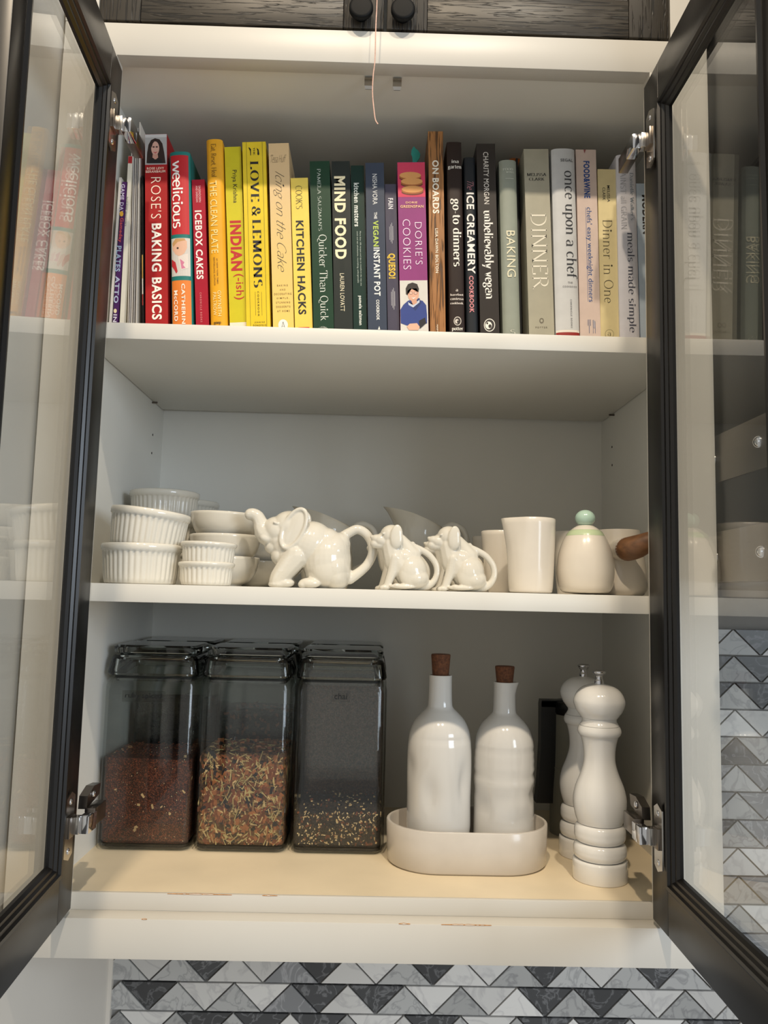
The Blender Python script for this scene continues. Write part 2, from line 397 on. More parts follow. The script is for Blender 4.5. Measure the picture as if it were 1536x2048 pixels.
# concealed hinges (each one: plate on the door, cranked arm, mounting block on the frame)
def make_hinge(side, z, door, hx):
    h = empty('hinge', (0, 0, 0)); h.parent = cab; h.matrix_parent_inverse = Matrix.Translation((0, -0.2, -ZB))
    s = -side            # direction from the door's inner face into the opening
    x0 = hx+s*0.0006
    def hb(name, a, b, y0, y1, z0, z1, m, bv=0.0006):
        xs = sorted((x0+s*a, x0+s*b)); return box(name, xs[0], xs[1], y0, y1, z+z0, z+z1, m, h, bv)
    # plate screwed to the door's inner face
    pts = [(-0.046, -0.036), (-0.030, -0.042), (-0.018, -0.036), (-0.018, 0.036), (-0.030, 0.042), (-0.046, 0.036)]
    bm = bmesh.new(); a = [bm.verts.new((x0+s*0.0002, p[0], z+p[1])) for p in pts]; b = [bm.verts.new((x0+s*0.0022, p[0], z+p[1])) for p in pts]
    bm.faces.new(a); bm.faces.new(list(reversed(b)))
    for i in range(6): bm.faces.new((a[i], b[i], b[(i+1) % 6], a[(i+1) % 6]))
    bmesh.ops.recalc_face_normals(bm, faces=bm.faces); from_bm('hinge_plate', bm, STEEL, h)
    for zz in (-0.030, 0.030):
        bm = bmesh.new(); bmesh.ops.create_uvsphere(bm, u_segments=12, v_segments=6, radius=0.0042)
        for v in bm.verts: v.co = Vector((x0+s*0.0022+v.co.x*0.45, -0.032+v.co.y, z+zz+v.co.z))
        from_bm('screw', bm, CHROME, h, True)
    hb('hinge_cup', 0.0015, 0.006, -0.042, -0.022, -0.013, 0.013, STEEL_D)
    # cranked arm: out of the cup, then round behind the frame edge
    hb('hinge_arm', 0.004, 0.013, -0.030, -0.016, -0.0105, 0.0105, STEEL)
    hb('hinge_arm', 0.0115, 0.024, -0.026, 0.004, -0.011, 0.011, CHROME, 0.001)
    hb('hinge_arm', 0.008, 0.022, 0.002, 0.046, -0.009, 0.014, STEEL_D, 0.001)
    # mounting block on the inside of the face frame
    pts = [(0.004, 0.012), (0.052, 0.020), (0.056, 0.034), (0.030, 0.036), (0.006, 0.028)]
    bm = bmesh.new(); a = [bm.verts.new((x0-s*0.0012, p[0], z+p[1])) for p in pts]; b = [bm.verts.new((x0+s*0.010, p[0], z+p[1])) for p in pts]
    bm.faces.new(a); bm.faces.new(list(reversed(b)))
    for i in range(5): bm.faces.new((a[i], b[i], b[(i+1) % 5], a[(i+1) % 5]))
    bmesh.ops.recalc_face_normals(bm, faces=bm.faces); from_bm('mounting_block', bm, STEEL_D, h)
    bm = bmesh.new(); bmesh.ops.create_uvsphere(bm, u_segments=12, v_segments=6, radius=0.005)
    for v in bm.verts: v.co = Vector((x0+s*0.011+v.co.x*0.5, 0.026+v.co.y, z+0.026+v.co.z))
    from_bm('screw', bm, CHROME, h, True)
    return h
for z in (1.040, 0.100):
    make_hinge(-1, z, door_l, -0.3905); make_hinge(1, z, door_r, 0.3588)

# ---------------------------------------------------------------- dark oak cabinet above
OAK_H = oak_mat('dark_oak_horizontal', (50, 44, 35), 'x'); OAK_V = oak_mat('dark_oak_upright', (52, 46, 37), 'z')
KNOB_M = mat('matt_black_knob', (7, 8, 9), rough=0.6, var=0.1, spec=0.2)
up = empty('upper_cabinet', (0, 0.2, ZTT), 'upper cabinet above the white one with dark oak doors and black knobs', 'cabinet')
def upart(o): o.parent = up; o.matrix_parent_inverse = Matrix.Translation((0, -0.2, -ZTT)); return o
upart(box('cabinet_body', FL, FR, 0.03, 0.49, ZTT+0.001, 1.80, W_INSIDE))
upart(box('face_frame_stile', 0.3995, FR, 0, 0.0295, ZTT+0.0006, 1.80, W_PAINT)); upart(box('face_frame_stile', FL, -0.4305, 0, 0.0295, ZTT+0.0006, 1.80, W_PAINT))
for (a, b, knob, inner) in ((-0.4285, -0.0188, -0.0515, 1), (-0.0142, 0.3975, 0.0085, -1)):
    zb_, zt_ = ZTT+0.0042, 1.79
    d = upart(box('door', a+0.055, b-0.055, 0.006, 0.020, zb_+0.055, zt_-0.055, OAK_V))
    box('door_stile', a, a+0.0585, 0, 0.022, zb_, zt_, OAK_V, d, 0.0012); box('door_stile', b-0.0585, b, 0, 0.022, zb_, zt_, OAK_V, d, 0.0012)
    box('door_rail', a+0.0588, b-0.0588, 0.0003, 0.022, zb_, zb_+0.058, OAK_H, d, 0.0008); box('door_rail', a+0.0588, b-0.0588, 0.0003, 0.022, zt_-0.058, zt_, OAK_H, d, 0.0008)
    prof = [(0.0, 0.0), (0.0105, 0.0), (0.0105, 0.006), (0.0155, 0.009), (0.0172, 0.0115), (0.0172, 0.0170), (0.0160, 0.0188), (0.013, 0.0192), (0.0, 0.0192)]
    k = lathe('knob', prof, KNOB_M, d, 32); k.rotation_euler = (PI/2, 0, 0); k.location = (knob, 0.0, 1.2345)
# pink string hanging from above
st = [at(764, -240, -0.031), at(757, -120, -0.031), at(754, 0, -0.031), at(751.5, 60, -0.031), at(750, 120, -0.030), at(746.5, 150, -0.03), at(745, 185, -0.03), at(748, 220, -0.03), at(751, 240, -0.03), at(756, 248, -0.03)]
o = tube('string', st, 0.00085, mat('pink_cotton_string', (226, 186, 168), 0.9, var=0.15, scale=400), None, 6, 4)
tag(o, 'thin pale pink string hanging down in front of the cabinet opening', 'string')

# ---------------------------------------------------------------- black hood to the right
hood = empty('range_hood', (0.75, 0.1, 0.43), 'large black range hood with riveted steel bands seen through the right door', 'range hood')
HOOD_M = mat('black_hood_metal', (26, 26, 28), rough=0.33, var=0.1, metal=0.0); HB = mat('brushed_steel_band', (128, 122, 114), rough=0.38, metal=0.85, var=0.06, stretch=(1, 1, 40))
def hpart(o): o.parent = hood; o.matrix_parent_inverse = Matrix.Translation((-0.75, -0.1, -0.43)); return o
hpart(box('hood_body', 0.4600, 1.30, -0.26, 0.480, 0.425, 1.75, HOOD_M, None, 0.002))
for z0, z1 in ((0.5635, 0.6300), (0.4270, 0.4960)):
    bd = hpart(box('steel_band', 0.4572, 1.303, -0.263, 0.478, z0, z1, HB, None, 0.0008))
    for yy in (0.012, -0.118, -0.235):
        bm = bmesh.new(); bmesh.ops.create_uvsphere(bm, u_segments=16, v_segments=8, radius=0.0085)
        for v in bm.verts: v.co = Vector((0.4572+min(0.0, v.co.x), yy+v.co.y, (z0+z1)/2+v.co.z))
        from_bm('rivet', bm, CHROME, bd, True)

# ================================================================ lettering
def L(*p): return ('l', [(p[i], p[i+1]) for i in range(0, len(p), 2)])
def A(cx, cy, rx, ry, a0, a1, n=12): return ('a', [(cx+rx*math.cos(math.radians(a0+(a1-a0)*k/n)), cy+ry*math.sin(math.radians(a0+(a1-a0)*k/n))) for k in range(n+1)])
XH = 0.66
SERIF = {   # advance, strokes; cap height 1
 'A': (.86, [L(.10,0,.43,1), L(.43,1,.76,0), L(.22,.36,.64,.36)]), 'B': (.74, [L(.16,0,.16,1), A(.36,.75,.24,.25,90,-90), A(.36,.25,.29,.25,90,-90), L(.16,1,.36,1), L(.16,.5,.36,.5), L(.16,0,.36,0)]),
 'C': (.80, [A(.46,.5,.36,.5,50,310,20)]), 'D': (.86, [L(.16,0,.16,1), A(.34,.5,.42,.5,90,-90,18), L(.16,1,.34,1), L(.16,0,.34,0)]),
 'E': (.70, [L(.16,0,.16,1), L(.16,1,.60,1), L(.16,.52,.50,.52), L(.16,0,.62,0), L(.60,1,.60,.82), L(.62,0,.62,.2)]), 'F': (.66, [L(.16,0,.16,1), L(.16,1,.60,1), L(.16,.5,.48,.5), L(.60,1,.60,.82)]),
 'G': (.86, [A(.46,.5,.36,.5,50,320,20), L(.74,.0,.74,.40), L(.56,.40,.84,.40)]), 'I': (.36, [L(.18,0,.18,1)]), 'K': (.80, [L(.16,0,.16,1), L(.16,.42,.66,1), L(.34,.60,.72,0)]),
 'L': (.68, [L(.16,0,.16,1), L(.16,0,.62,0), L(.62,0,.62,.2)]), 'M': (1.02, [L(.14,0,.16,1), L(.16,1,.51,.05), L(.51,.05,.86,1), L(.86,1,.88,0)]), 'N': (.88, [L(.15,0,.15,1), L(.15,1,.73,0), L(.73,0,.73,1)]),
 'O': (.88, [A(.44,.5,.37,.5,0,360,26)]), 'P': (.70, [L(.16,0,.16,1), A(.34,.73,.28,.27,90,-90), L(.16,1,.34,1), L(.16,.46,.34,.46)]), 'Q': (.88, [A(.44,.5,.37,.5,0,360,26), L(.42,.06,.62,-.16,.92,-.18)]),
 'R': (.80, [L(.16,0,.16,1), A(.34,.75,.26,.25,90,-90), L(.16,1,.34,1), L(.16,.5,.34,.5), L(.36,.5,.72,0)]), 'S': (.62, [A(.32,.75,.22,.25,40,270,14), A(.32,.25,.24,.25,90,-140,14)]),
 'T': (.76, [L(.38,0,.38,1), L(.06,1,.70,1), L(.06,1,.06,.82), L(.70,1,.70,.82)]), 'U': (.84, [L(.15,1,.15,.3), A(.42,.3,.27,.3,180,360,14), L(.69,.3,.69,1)]), 'V': (.82, [L(.08,1,.41,0), L(.41,0,.74,1)]),
 'W': (1.1, [L(.06,1,.32,0), L(.32,0,.55,.9), L(.55,.9,.78,0), L(.78,0,1.04,1)]), 'Y': (.8, [L(.08,1,.4,.46), L(.4,.46,.72,1), L(.4,.46,.4,0)]), 'Z': (.72, [L(.1,1,.62,1), L(.62,1,.1,0), L(.1,0,.62,0), L(.62,0,.62,.2), L(.1,1,.1,.82)]),
 'H': (.88, [L(.15,0,.15,1), L(.73,0,.73,1), L(.15,.5,.73,.5)]), 'J': (.46, [L(.30,1,.30,.2), A(.12,.2,.18,.25,0,-120)]),
 'a': (.58, [A(.26,.47,.20,.19,150,0,10), L(.46,.50,.46,.08), A(.52,.08,.06,.08,180,300,5), A(.27,.19,.19,.19,70,380,18)]), 'b': (.62, [L(.12,1,.12,0), A(.32,.33,.22,.33,130,-130,18)]), 'c': (.52, [A(.30,.33,.22,.33,45,310,18)]),
 'd': (.64, [L(.50,1,.50,0), A(.29,.33,.22,.33,50,310,18)]), 'e': (.54, [L(.08,.36,.48,.36), A(.29,.33,.21,.33,8,310,18)]), 'f': (.38, [L(.17,0,.17,.78), A(.33,.78,.16,.22,180,50,8), L(.03,.64,.34,.64)]),
 'g': (.58, [A(.27,.43,.18,.22,0,360,18), A(.27,-.10,.22,.17,0,360,18), L(.20,.22,.12,.12,.22,.06), L(.42,.58,.54,.62)]), 'h': (.66, [L(.13,1,.13,0), A(.33,.42,.19,.24,160,0,9), L(.52,.42,.52,0)]), 'i': (.32, [L(.16,.64,.16,0), A(.16,.88,.035,.035,0,360,8)]),
 'k': (.60, [L(.13,1,.13,0), L(.13,.26,.48,.64), L(.26,.40,.54,0)]), 'l': (.30, [L(.15,1,.15,0)]), 'm': (.96, [L(.13,.66,.13,0), A(.31,.44,.17,.22,160,0,9), L(.48,.44,.48,0), A(.65,.44,.17,.22,160,0,9), L(.82,.44,.82,0)]),
 'n': (.66, [L(.13,.66,.13,0), A(.33,.44,.19,.22,160,0,9), L(.52,.44,.52,0)]), 'o': (.58, [A(.29,.33,.22,.33,0,360,22)]), 'p': (.62, [L(.13,.66,.13,-.3), A(.33,.33,.22,.33,130,-130,18)]), 'q': (.62, [L(.50,.66,.50,-.3), A(.29,.33,.22,.33,50,310,18)]),
 'r': (.46, [L(.13,.66,.13,0), A(.32,.44,.17,.22,160,50,7)]), 's': (.46, [A(.23,.49,.15,.165,35,270,11), A(.23,.165,.165,.165,90,-145,11)]), 't': (.40, [L(.18,.86,.18,.14), A(.29,.14,.11,.14,180,310,7), L(.04,.64,.36,.64)]),
 'u': (.66, [L(.13,.64,.13,.22), A(.31,.22,.18,.22,180,340,9), L(.52,.64,.52,0)]), 'v': (.58, [L(.07,.64,.29,0), L(.29,0,.51,.64)]), 'w': (.84, [L(.06,.64,.24,0), L(.24,0,.42,.60), L(.42,.60,.60,0), L(.60,0,.78,.64)]), 'y': (.58, [L(.07,.64,.30,.02), L(.52,.64,.26,-.16), A(.16,-.14,.10,.14,0,-120,6)]),
 "'": (.20, [L(.10,1,.10,.78)]), '-': (.36, [L(.06,.30,.30,.30)]), ',': (.2, [L(.1,.05,.06,-.12)]), ' ': (.34, []),
 '&': (.92, [A(.40,.76,.18,.24,-40,220,16), L(.26,.60,.80,0), A(.36,.26,.28,.26,130,370,18), L(.64,.30,.80,.52), L(.70,.52,.90,.52)]),
}
def serif_bm(s, thick=0.13, thin=0.035, serif=0.09, pen=0.0, shear=0.0, track=0.0, script=False):
    bm = bmesh.new(); x = 0.0
    for ch in s:
        adv, strokes = SERIF.get(ch, SERIF[' '])
        for kind, pts in strokes:
            pts = [(px, py) for px, py in pts]; n = len(pts); closed = n > 3 and abs(pts[0][0]-pts[-1][0])+abs(pts[0][1]-pts[-1][1]) < 1e-4
            prev = None; first = None
            for i in range(n):
                if closed and i in (0, n-1): dx, dy = pts[1][0]-pts[-2][0], pts[1][1]-pts[-2][1]
                else: dx, dy = pts[min(i+1, n-1)][0]-pts[max(i-1, 0)][0], pts[min(i+1, n-1)][1]-pts[max(i-1, 0)][1]
                ln = math.hypot(dx, dy) or 1; dx /= ln; dy /= ln
                w = (thin+(thick-thin)*abs(math.sin(math.atan2(dy, dx)-pen))**1.6)/2
                if kind == 'a' and ch in 'i' : w = 0.06
                px, py = pts[i]; q = [(px-dy*w, py+dx*w), (px+dy*w, py-dx*w)]
                q = [bm.verts.new((x+a+shear*b, b, 0)) for a, b in q]
                if prev: 
                    try: bm.faces.new((prev[0], prev[1], q[1], q[0]))
                    except ValueError: pass
                prev = q
            if serif and kind == 'l':
                for (ex, ey), (ox, oy) in ((pts[0], pts[1]), (pts[-1], pts[-2])):
                    ln = math.hypot(ex-ox, ey-oy)
                    if ln > 0.3 and abs(ey-oy)/ln > 0.75 and (abs(ey) < .03 or abs(ey-1) < .03 or abs(ey-XH) < .04 or ey < -.25):
                        l_, r_ = ex-serif-thick*0.35, ex+serif+thick*0.35
                        if ey > .05 and ch not in 'AVWYvwyUMNHIKTuxi' and ch.islower(): r_ = ex
                        yy = ey-(thin if ey > .05 else 0)
                        f = [bm.verts.new((x+a+shear*b, b, 0)) for a, b in ((l_, yy), (r_, yy), (r_, yy+thin), (l_, yy+thin))]; bm.faces.new(f)
        x += adv+track
    return bm
_font_cache = {}
def sans_bm(s, bold=0.0, track=1.0):
    cu = bpy.data.curves.new('lettering', 'FONT'); cu.body = s; cu.size = 1.0; cu.offset = bold; cu.space_character = track; cu.resolution_u = 3
    ob = bpy.data.objects.new('lettering', cu); COL.objects.link(ob)
    bpy.context.view_layer.update(); dg = bpy.context.evaluated_depsgraph_get()
    me = bpy.data.meshes.new_from_object(ob.evaluated_get(dg)); bm = bmesh.new(); bm.from_mesh(me)
    bpy.data.objects.remove(ob, do_unlink=True); bpy.data.curves.remove(cu); bpy.data.meshes.remove(me); return bm
STYLES = {'sans': lambda s: sans_bm(s, 0.004, 1.05), 'bold': lambda s: sans_bm(s, 0.028, 1.12), 'heavy': lambda s: sans_bm(s, 0.040, 1.12), 'light': lambda s: sans_bm(s, -0.012, 1.12), 'wide': lambda s: sans_bm(s, 0.010, 1.5),
          'serif': lambda s: serif_bm(s, 0.10, 0.035, 0.06, 0.15, 0, 0.03), 'serifbold': lambda s: serif_bm(s, 0.19, 0.05, 0.06, 0.1, 0, 0.05), 'didone': lambda s: serif_bm(s, 0.21, 0.025, 0.09, 0.0, 0, 0.16),
          'thinserif': lambda s: serif_bm(s, 0.065, 0.03, 0.06, 0.1, 0, 0.05), 'script': lambda s: serif_bm(s, 0.05, 0.035, 0, 0.4, 0.45, -0.04), 'round': lambda s: serif_bm(s, 0.115, 0.11, 0, 0, 0, -0.06)}

# ================================================================ cookbooks
CROP = {1: (200, 220, 4.453), 2: (520, 220, 4.453), 3: (780, 220, 4.453), 4: (1020, 220, 4.356)}
INK = {}
def ink(rgb, rough=0.55):
    k = 'ink_%02x%02x%02x' % rgb
    return mat('print '+k, rgb, rough=rough, var=0.03, scale=50)
class Book:
    def __init__(s, crop, lb, rb, yb, lt, rt, yt, Y, depth, cover, label, rnd=0.0, hard=True, pages=PAGES, rough=0.42, cover_mat=None, board=None):
        s.c = CROP[crop] if crop else (0, 0, 1.0); s.Y = Y
        pb0, pb1, pt0, pt1 = s.pt(lb, yb), s.pt(rb, yb), s.pt(lt, yt), s.pt(rt, yt)
        lean = 0.5*(math.atan2(pt0.x-pb0.x, pt0.z-pb0.z)+math.atan2(pt1.x-pb1.x, pt1.z-pb1.z))
        s.w = 0.5*((pb1.x-pb0.x)+(pt1.x-pt0.x))*math.cos(lean)-0.0008
        # foot of the spine's middle line on the shelf
        mb = (pb0+pb1)/2; mt = (pt0+pt1)/2
        k = (mb.z-Z1T)/math.cos(lean)
        foot = Vector((mb.x-math.sin(lean)*k, Y, Z1T))
        lift = abs(math.sin(lean))*s.w/2+0.0003
        s.h = (mt.z-Z1T-lift)/math.cos(lean)
        s.rnd = rnd; s.lean = lean
        e = empty('cookbook', (0, 0, 0), label, 'book', 'cookbooks on the top shelf'); s.e = e
        e.matrix_world = Matrix.Translation(foot+Vector((0, 0, lift))) @ Matrix.Rotation(lean, 4, 'Y')
        s.inv = e.matrix_world.inverted(); s.layer = 0
        t = 0.0024 if hard else 0.0006; w, h = s.w, s.h
        out = [(-w/2, depth)]; inn = [(-w/2+t, depth)]
        n = 10
        for k in range(n+1):
            u = -w/2+w*k/n; out.append((u, s.bulge(u)))
        out.append((w/2, depth)); inn = [(-w/2+t, depth)]+[((-w/2+t)+(w-2*t)*k/n, s.bulge(-w/2+w*k/n)+t) for k in range(n+1)]+[(w/2-t, depth)]
        bm = bmesh.new(); rings = [[bm.verts.new((p[0], p[1], z)) for p in q] for q, z in ((out, 0), (out, h), (inn, h), (inn, 0))]
        for a, b in zip(rings, rings[1:]+rings[:1]):
            for k in range(len(a)-1): bm.faces.new((a[k], a[k+1], b[k+1], b[k]))
        bm.faces.new([r[0] for r in rings]); bm.faces.new([r[-1] for r in reversed(rings)])
        bmesh.ops.recalc_face_normals(bm, faces=bm.faces)
        cm = cover_mat or mat('cover %d %d %d' % cover, cover, rough=rough, var=0.05, scale=40, bump=0.05, bscale=900, spec=0.3)
        from_bm('cover', bm, cm, e, True, math.radians(35))
        ins = 0.003 if hard else 0.0004
        box('pages', -w/2+t+0.0002, w/2-t-0.0002, t+0.001 if rnd == 0 else 0.003, depth-ins, ins, h-ins, pages, e)
    def bulge(s, u): return -s.rnd*max(0, 1-(u/(s.w/2))**2)**0.5 if s.rnd else 0.0
    def pt(s, x, y): return at(s.c[0]+x/s.c[2], s.c[1]+y/s.c[2], s.Y)
    def loc(s, x, y): 
        p = s.inv @ s.pt(x, y); return p.x, p.z
    def _fit(s, bm, name, rgb, u0, u1, v0, v1, vertical, lab=None):
        if not bm.verts: bm.free(); return
        xs = [v.co.x for v in bm.verts]; ys = [v.co.y for v in bm.verts]; a, b, c, d = min(xs), max(xs), min(ys), max(ys)
        s.layer += 1; off = 0.00022+0.00003*s.layer+(0.0005 if s.rnd else 0)
        if s.rnd: bmesh.ops.subdivide_edges(bm, edges=bm.edges[:], cuts=1)
        for v in bm.verts:
            tx = (v.co.x-a)/((b-a) or 1); ty = (v.co.y-c)/((d-c) or 1)
            if vertical: u = u0+(u1-u0)*ty; w = v1+(v0-v1)*tx       # reads downwards: letter tops to the right
            else: u = u0+(u1-u0)*tx; w = v0+(v1-v0)*ty
            v.co = Vector((u, s.bulge(u)-off, w))
        return from_bm(name, bm, ink(rgb), s.e)
    def v(s, text, style, xa, xb, ya, yb, rgb, name='title'):
        u0, z = s.loc(xa, (ya+yb)/2); u1, z = s.loc(xb, (ya+yb)/2)
        xm = (xa+xb)/2; _, v1 = s.loc(xm, ya); _, v0 = s.loc(xm, yb)
        return s._fit(STYLES[style](text), name, rgb, u0, u1, v0, v1, True)
    def hz(s, text, style, xa, xb, ya, yb, rgb, name='author'):
        u0, v1 = s.loc(xa, (ya)); u1, v0 = s.loc(xb, yb); return s._fit(STYLES[style](text), name, rgb, u0, u1, v0, v1, False)
    def poly(s, pts, rgb, name='print', m=None, raw=False):
        s.layer += 1; off = 0.00012+0.00003*s.layer; bm = bmesh.new()
        q = pts if raw else [s.loc(*p) for p in pts]
        c = bm.verts.new((sum(p[0] for p in q)/len(q), 0, sum(p[1] for p in q)/len(q))); vs = [bm.verts.new((p[0], 0, p[1])) for p in q]
        for i in range(len(vs)): bm.faces.new((c, vs[i], vs[(i+1) % len(vs)]))
        if s.rnd: bmesh.ops.subdivide_edges(bm, edges=bm.edges[:], cuts=3, use_grid_fill=True)
        for v in bm.verts: v.co.y = s.bulge(v.co.x)-off
        return from_bm(name, bm, m or ink(rgb), s.e)
    def band(s, ya, yb, rgb, xc=None, f0=-1.0, f1=1.0, name='colour_band'):
        xc = xc or 0; _, v1 = s.loc(xc, ya); _, v0 = s.loc(xc, yb); v0 = max(v0, 0.0004); v1 = min(v1, s.h-0.0004); w = s.w/2-0.0002
        s.layer += 1; off = 0.00012+0.00003*s.layer; bm = bmesh.new(); n = 8; prev = None
        for k in range(n+1):
            u = w*(f0+(f1-f0)*k/n); a = bm.verts.new((u, s.bulge(u)-off, v0)); b = bm.verts.new((u, s.bulge(u)-off, v1))
            if prev: bm.faces.new((prev[0], a, b, prev[1]))
            prev = (a, b)
        return from_bm(name, bm, ink(rgb), s.e)
    def ell(s, x, y, rx, ry, rgb, name='print', n=20, rot=0.0):
        c, q = math.cos(rot), math.sin(rot)
        return s.poly([(x+rx*math.cos(2*PI*k/n)*c-ry*math.sin(2*PI*k/n)*q, y+rx*math.cos(2*PI*k/n)*q+ry*math.sin(2*PI*k/n)*c) for k in range(n)], rgb, name)
    def ring(s, x, y, r, rgb, w=0.16, name='publisher_mark'):
        s.ell(x, y, r, r, rgb, name); 
WH, BLK, CRM = (240, 236, 226), (26, 24, 24), (246, 232, 186)
BY = 0.125
# ---- thin things at the left end
b = Book(1, 78, 104, 1895, 168, 196, 600, BY, 0.21, (214, 208, 200), 'slim pale spineless booklet pressed against the left side of the shelf', hard=False)
b = Book(1, 108, 165, 1895, 200, 246, 640, BY, 0.21, (74, 34, 92), 'slim purple paperback with colourful bubble lettering near the left hinge', hard=False)
b.v('GAME DAY', 'bold', 180, 214, 660, 930, (206, 196, 220)); b.v('Gameday', 'bold', 164, 204, 960, 1180, (206, 84, 84)); b.v('PLATES', 'bold', 140, 186, 1210, 1440, (170, 190, 214))
b.v('ATTO', 'bold', 130, 170, 1480, 1720, (186, 196, 220)); b.ell(192, 925, 17, 24, (236, 178, 60)); b.ell(136, 1790, 14, 20, (240, 222, 180)); b.v('IN', 'bold', 118, 150, 1820, 1890, (220, 214, 224))
b = Book(1, 170, 218, 1895, 252, 290, 410, BY, 0.21, (232, 226, 208), 'slim white paperback with a red block on top and tiny grey title', hard=False)
b.band(405, 475, (176, 34, 40), 260); b.v('best-ever appetizers', 'sans', 222, 246, 775, 1035, (110, 104, 96))
# loose sheets in plastic sleeves
SHEET = mat('paper_sheet', (222, 214, 202), 0.7, var=0.05); SLEEVE = mat('cloudy_plastic_sleeve', (186, 182, 178), 0.3, var=0.04)
def sheet(xb, xt, ytop, wob, m, label, y0, dep):
    c = CROP[1]; p0 = at(c[0]+xb/c[2], c[1]+1895/c[2], BY); p1 = at(c[0]+xt/c[2], c[1]+ytop/c[2], BY)
    p0 = Vector((p0.x-(p1.x-p0.x)*0.03, 0, Z1T+0.0006)); bm = bmesh.new(); n, k2 = 16, 8; g = []
    for i in range(n+1):
        t = i/n; r = []
        for j in range(k2+1):
            s_ = j/k2; x = p0.x+(p1.x-p0.x)*t+wob*math.sin(t*PI)*(1-s_)+0.004*s_*math.sin(t*3)
            z = p0.z+(p1.z-p0.z)*t; z -= 0.018*s_*t*t
            r.append((bm.verts.new((x-0.0006, y0+dep*s_, z)), bm.verts.new((x+0.0006, y0+dep*s_, z))))
        g.append(r)
    for i in range(n):
        for j in range(k2):
            bm.faces.new((g[i][j][0], g[i][j+1][0], g[i+1][j+1][0], g[i+1][j][0])); bm.faces.new((g[i][j][1], g[i+1][j][1], g[i+1][j+1][1], g[i][j+1][1]))
        bm.faces.new((g[i][0][0], g[i+1][0][0], g[i+1][0][1], g[i][0][1])); bm.faces.new((g[i][k2][0], g[i][k2][1], g[i+1][k2][1], g[i+1][k2][0]))
    for j in range(k2): bm.faces.new((g[n][j][0], g[n][j+1][0], g[n][j+1][1], g[n][j][1])); bm.faces.new((g[0][j][0], g[0][j][1], g[0][j+1][1], g[0][j+1][0]))
    bmesh.ops.recalc_face_normals(bm, faces=bm.faces)
    o = from_bm('paper_sheet', bm, m, None, True, math.radians(50)); tag(o, label, 'paper', 'papers between the books'); return o
sheet(246, 282, 95, 0.0, SHEET, 'tall thin white paper right of the slim red-topped paperback', BY+0.004, 0.20)
sheet(262, 298, 110, 0.001, SLEEVE, 'cloudy plastic sleeve bulging between the loose white papers', BY+0.002, 0.19)
sheet(278, 314, 300, 0.0, SHEET, 'loose paper sheet in the middle of the paper bundle', BY+0.004, 0.20)
sheet(300, 334, 150, 0.0, SLEEVE, 'cloudy plastic sleeve at the right of the paper bundle', BY+0.003, 0.21)
sheet(322, 352, 100, 0.0, SHEET, 'tallest white paper at the right end of the paper bundle', BY+0.002, 0.2)
b = Book(1, 372, 398, 1895, 366, 386, 585, BY+0.004, 0.20, (22, 20, 20), 'thin black paperback left of the big red portrait book', hard=False)
b.band(1290, 1500, (196, 150, 70), 375, -1, 0.2); b.band(1500, 1640, (226, 214, 196), 375, -1, 0.2); b.band(1640, 1740, (150, 44, 36), 375, -1, 0.2)
# ---- the row, left to right
b = Book(1, 405, 605, 1905, 395, 600, 215, BY, 0.215, (166, 32, 34), "thick red cookbook with a dark-haired woman's portrait at the top of its spine")
b.band(216, 487, (176, 174, 172), 498); b.band(216, 244, (206, 204, 202), 498)
b.poly([(415, 475), (420, 380), (432, 310), (455, 268), (490, 252), (530, 262), (556, 300), (572, 380), (585, 475)], (44, 28, 24), 'portrait_hair')
b.ell(492, 342, 36, 62, (214, 168, 150), 'portrait_face'); b.poly([(470, 395), (515, 395), (520, 440), (466, 440)], (200, 150, 132), 'portrait_neck')
b.poly([(430, 476), (445, 440), (470, 425), (494, 445), (516, 425), (545, 440), (562, 476)], (24, 22, 24), 'portrait_top')
b.poly([(455, 300), (470, 268), (500, 262), (470, 300), (460, 340)], (44, 28, 24), 'portrait_hair')
for xx in (478, 506): b.ell(xx, 330, 10, 7, (70, 44, 40), 'portrait_eye')
b.poly([(472, 372), (492, 378), (514, 370), (494, 390)], (196, 84, 84), 'portrait_mouth')
b.hz('ROSE LEVY', 'bold', 418, 572, 512, 530, (248, 210, 190)); b.hz('BERANBAUM', 'bold', 408, 582, 540, 558, (248, 210, 190))
b.v("ROSE'S", 'light', 455, 546, 600, 968, (250, 224, 204)); b.v('BAKING BASICS', 'bold', 462, 550, 1012, 1868, (252, 240, 228))
b = Book(1, 638, 832, 1905, 620, 804, 388, BY, 0.20, (34, 118, 112), 'round-backed teal cookbook with red panel and a painting toddler on its spine', rnd=0.006)
b.band(420, 1122, (190, 24, 34), 705, -0.88, 0.86); b.band(1155, 1492, (206, 200, 192), 715, -0.92, 0.90, 'toddler_photo'); b.band(1530, 1925, (224, 124, 40), 722, -0.92, 0.92)
b.v('weelicious', 'round', 652, 748, 470, 1070, (250, 244, 238)); b.v('CATHERINE', 'bold', 736, 768, 1560, 1960, (248, 232, 214), 'author'); b.v('McCORD', 'bold', 668, 702, 1620, 1892, (248, 232, 214), 'author')
b.poly([(650, 1215), (690, 1165), (745, 1160), (780, 1180), (782, 1240), (760, 1290), (720, 1320), (680, 1300), (655, 1260)], (222, 176, 148), 'toddler_face'); b.poly([(650, 1200), (680, 1160), (760, 1158), (770, 1175), (700, 1190), (660, 1230)], (196, 150, 96), 'toddler_hair')
b.ell(700, 1245, 10, 9, (70, 48, 40), 'toddler_eye'); b.poly([(700, 1320), (790, 1290), (792, 1420), (730, 1440)], (222, 210, 200), 'toddler_sleeve'); b.poly([(720, 1340), (760, 1370), (745, 1400), (770, 1420), (735, 1430)], (206, 120, 150), 'sleeve_print')
b.poly([(644, 1340), (680, 1370), (700, 1450), (688, 1470), (660, 1420), (644, 1400)], (186, 40, 48), 'paint_stroke')
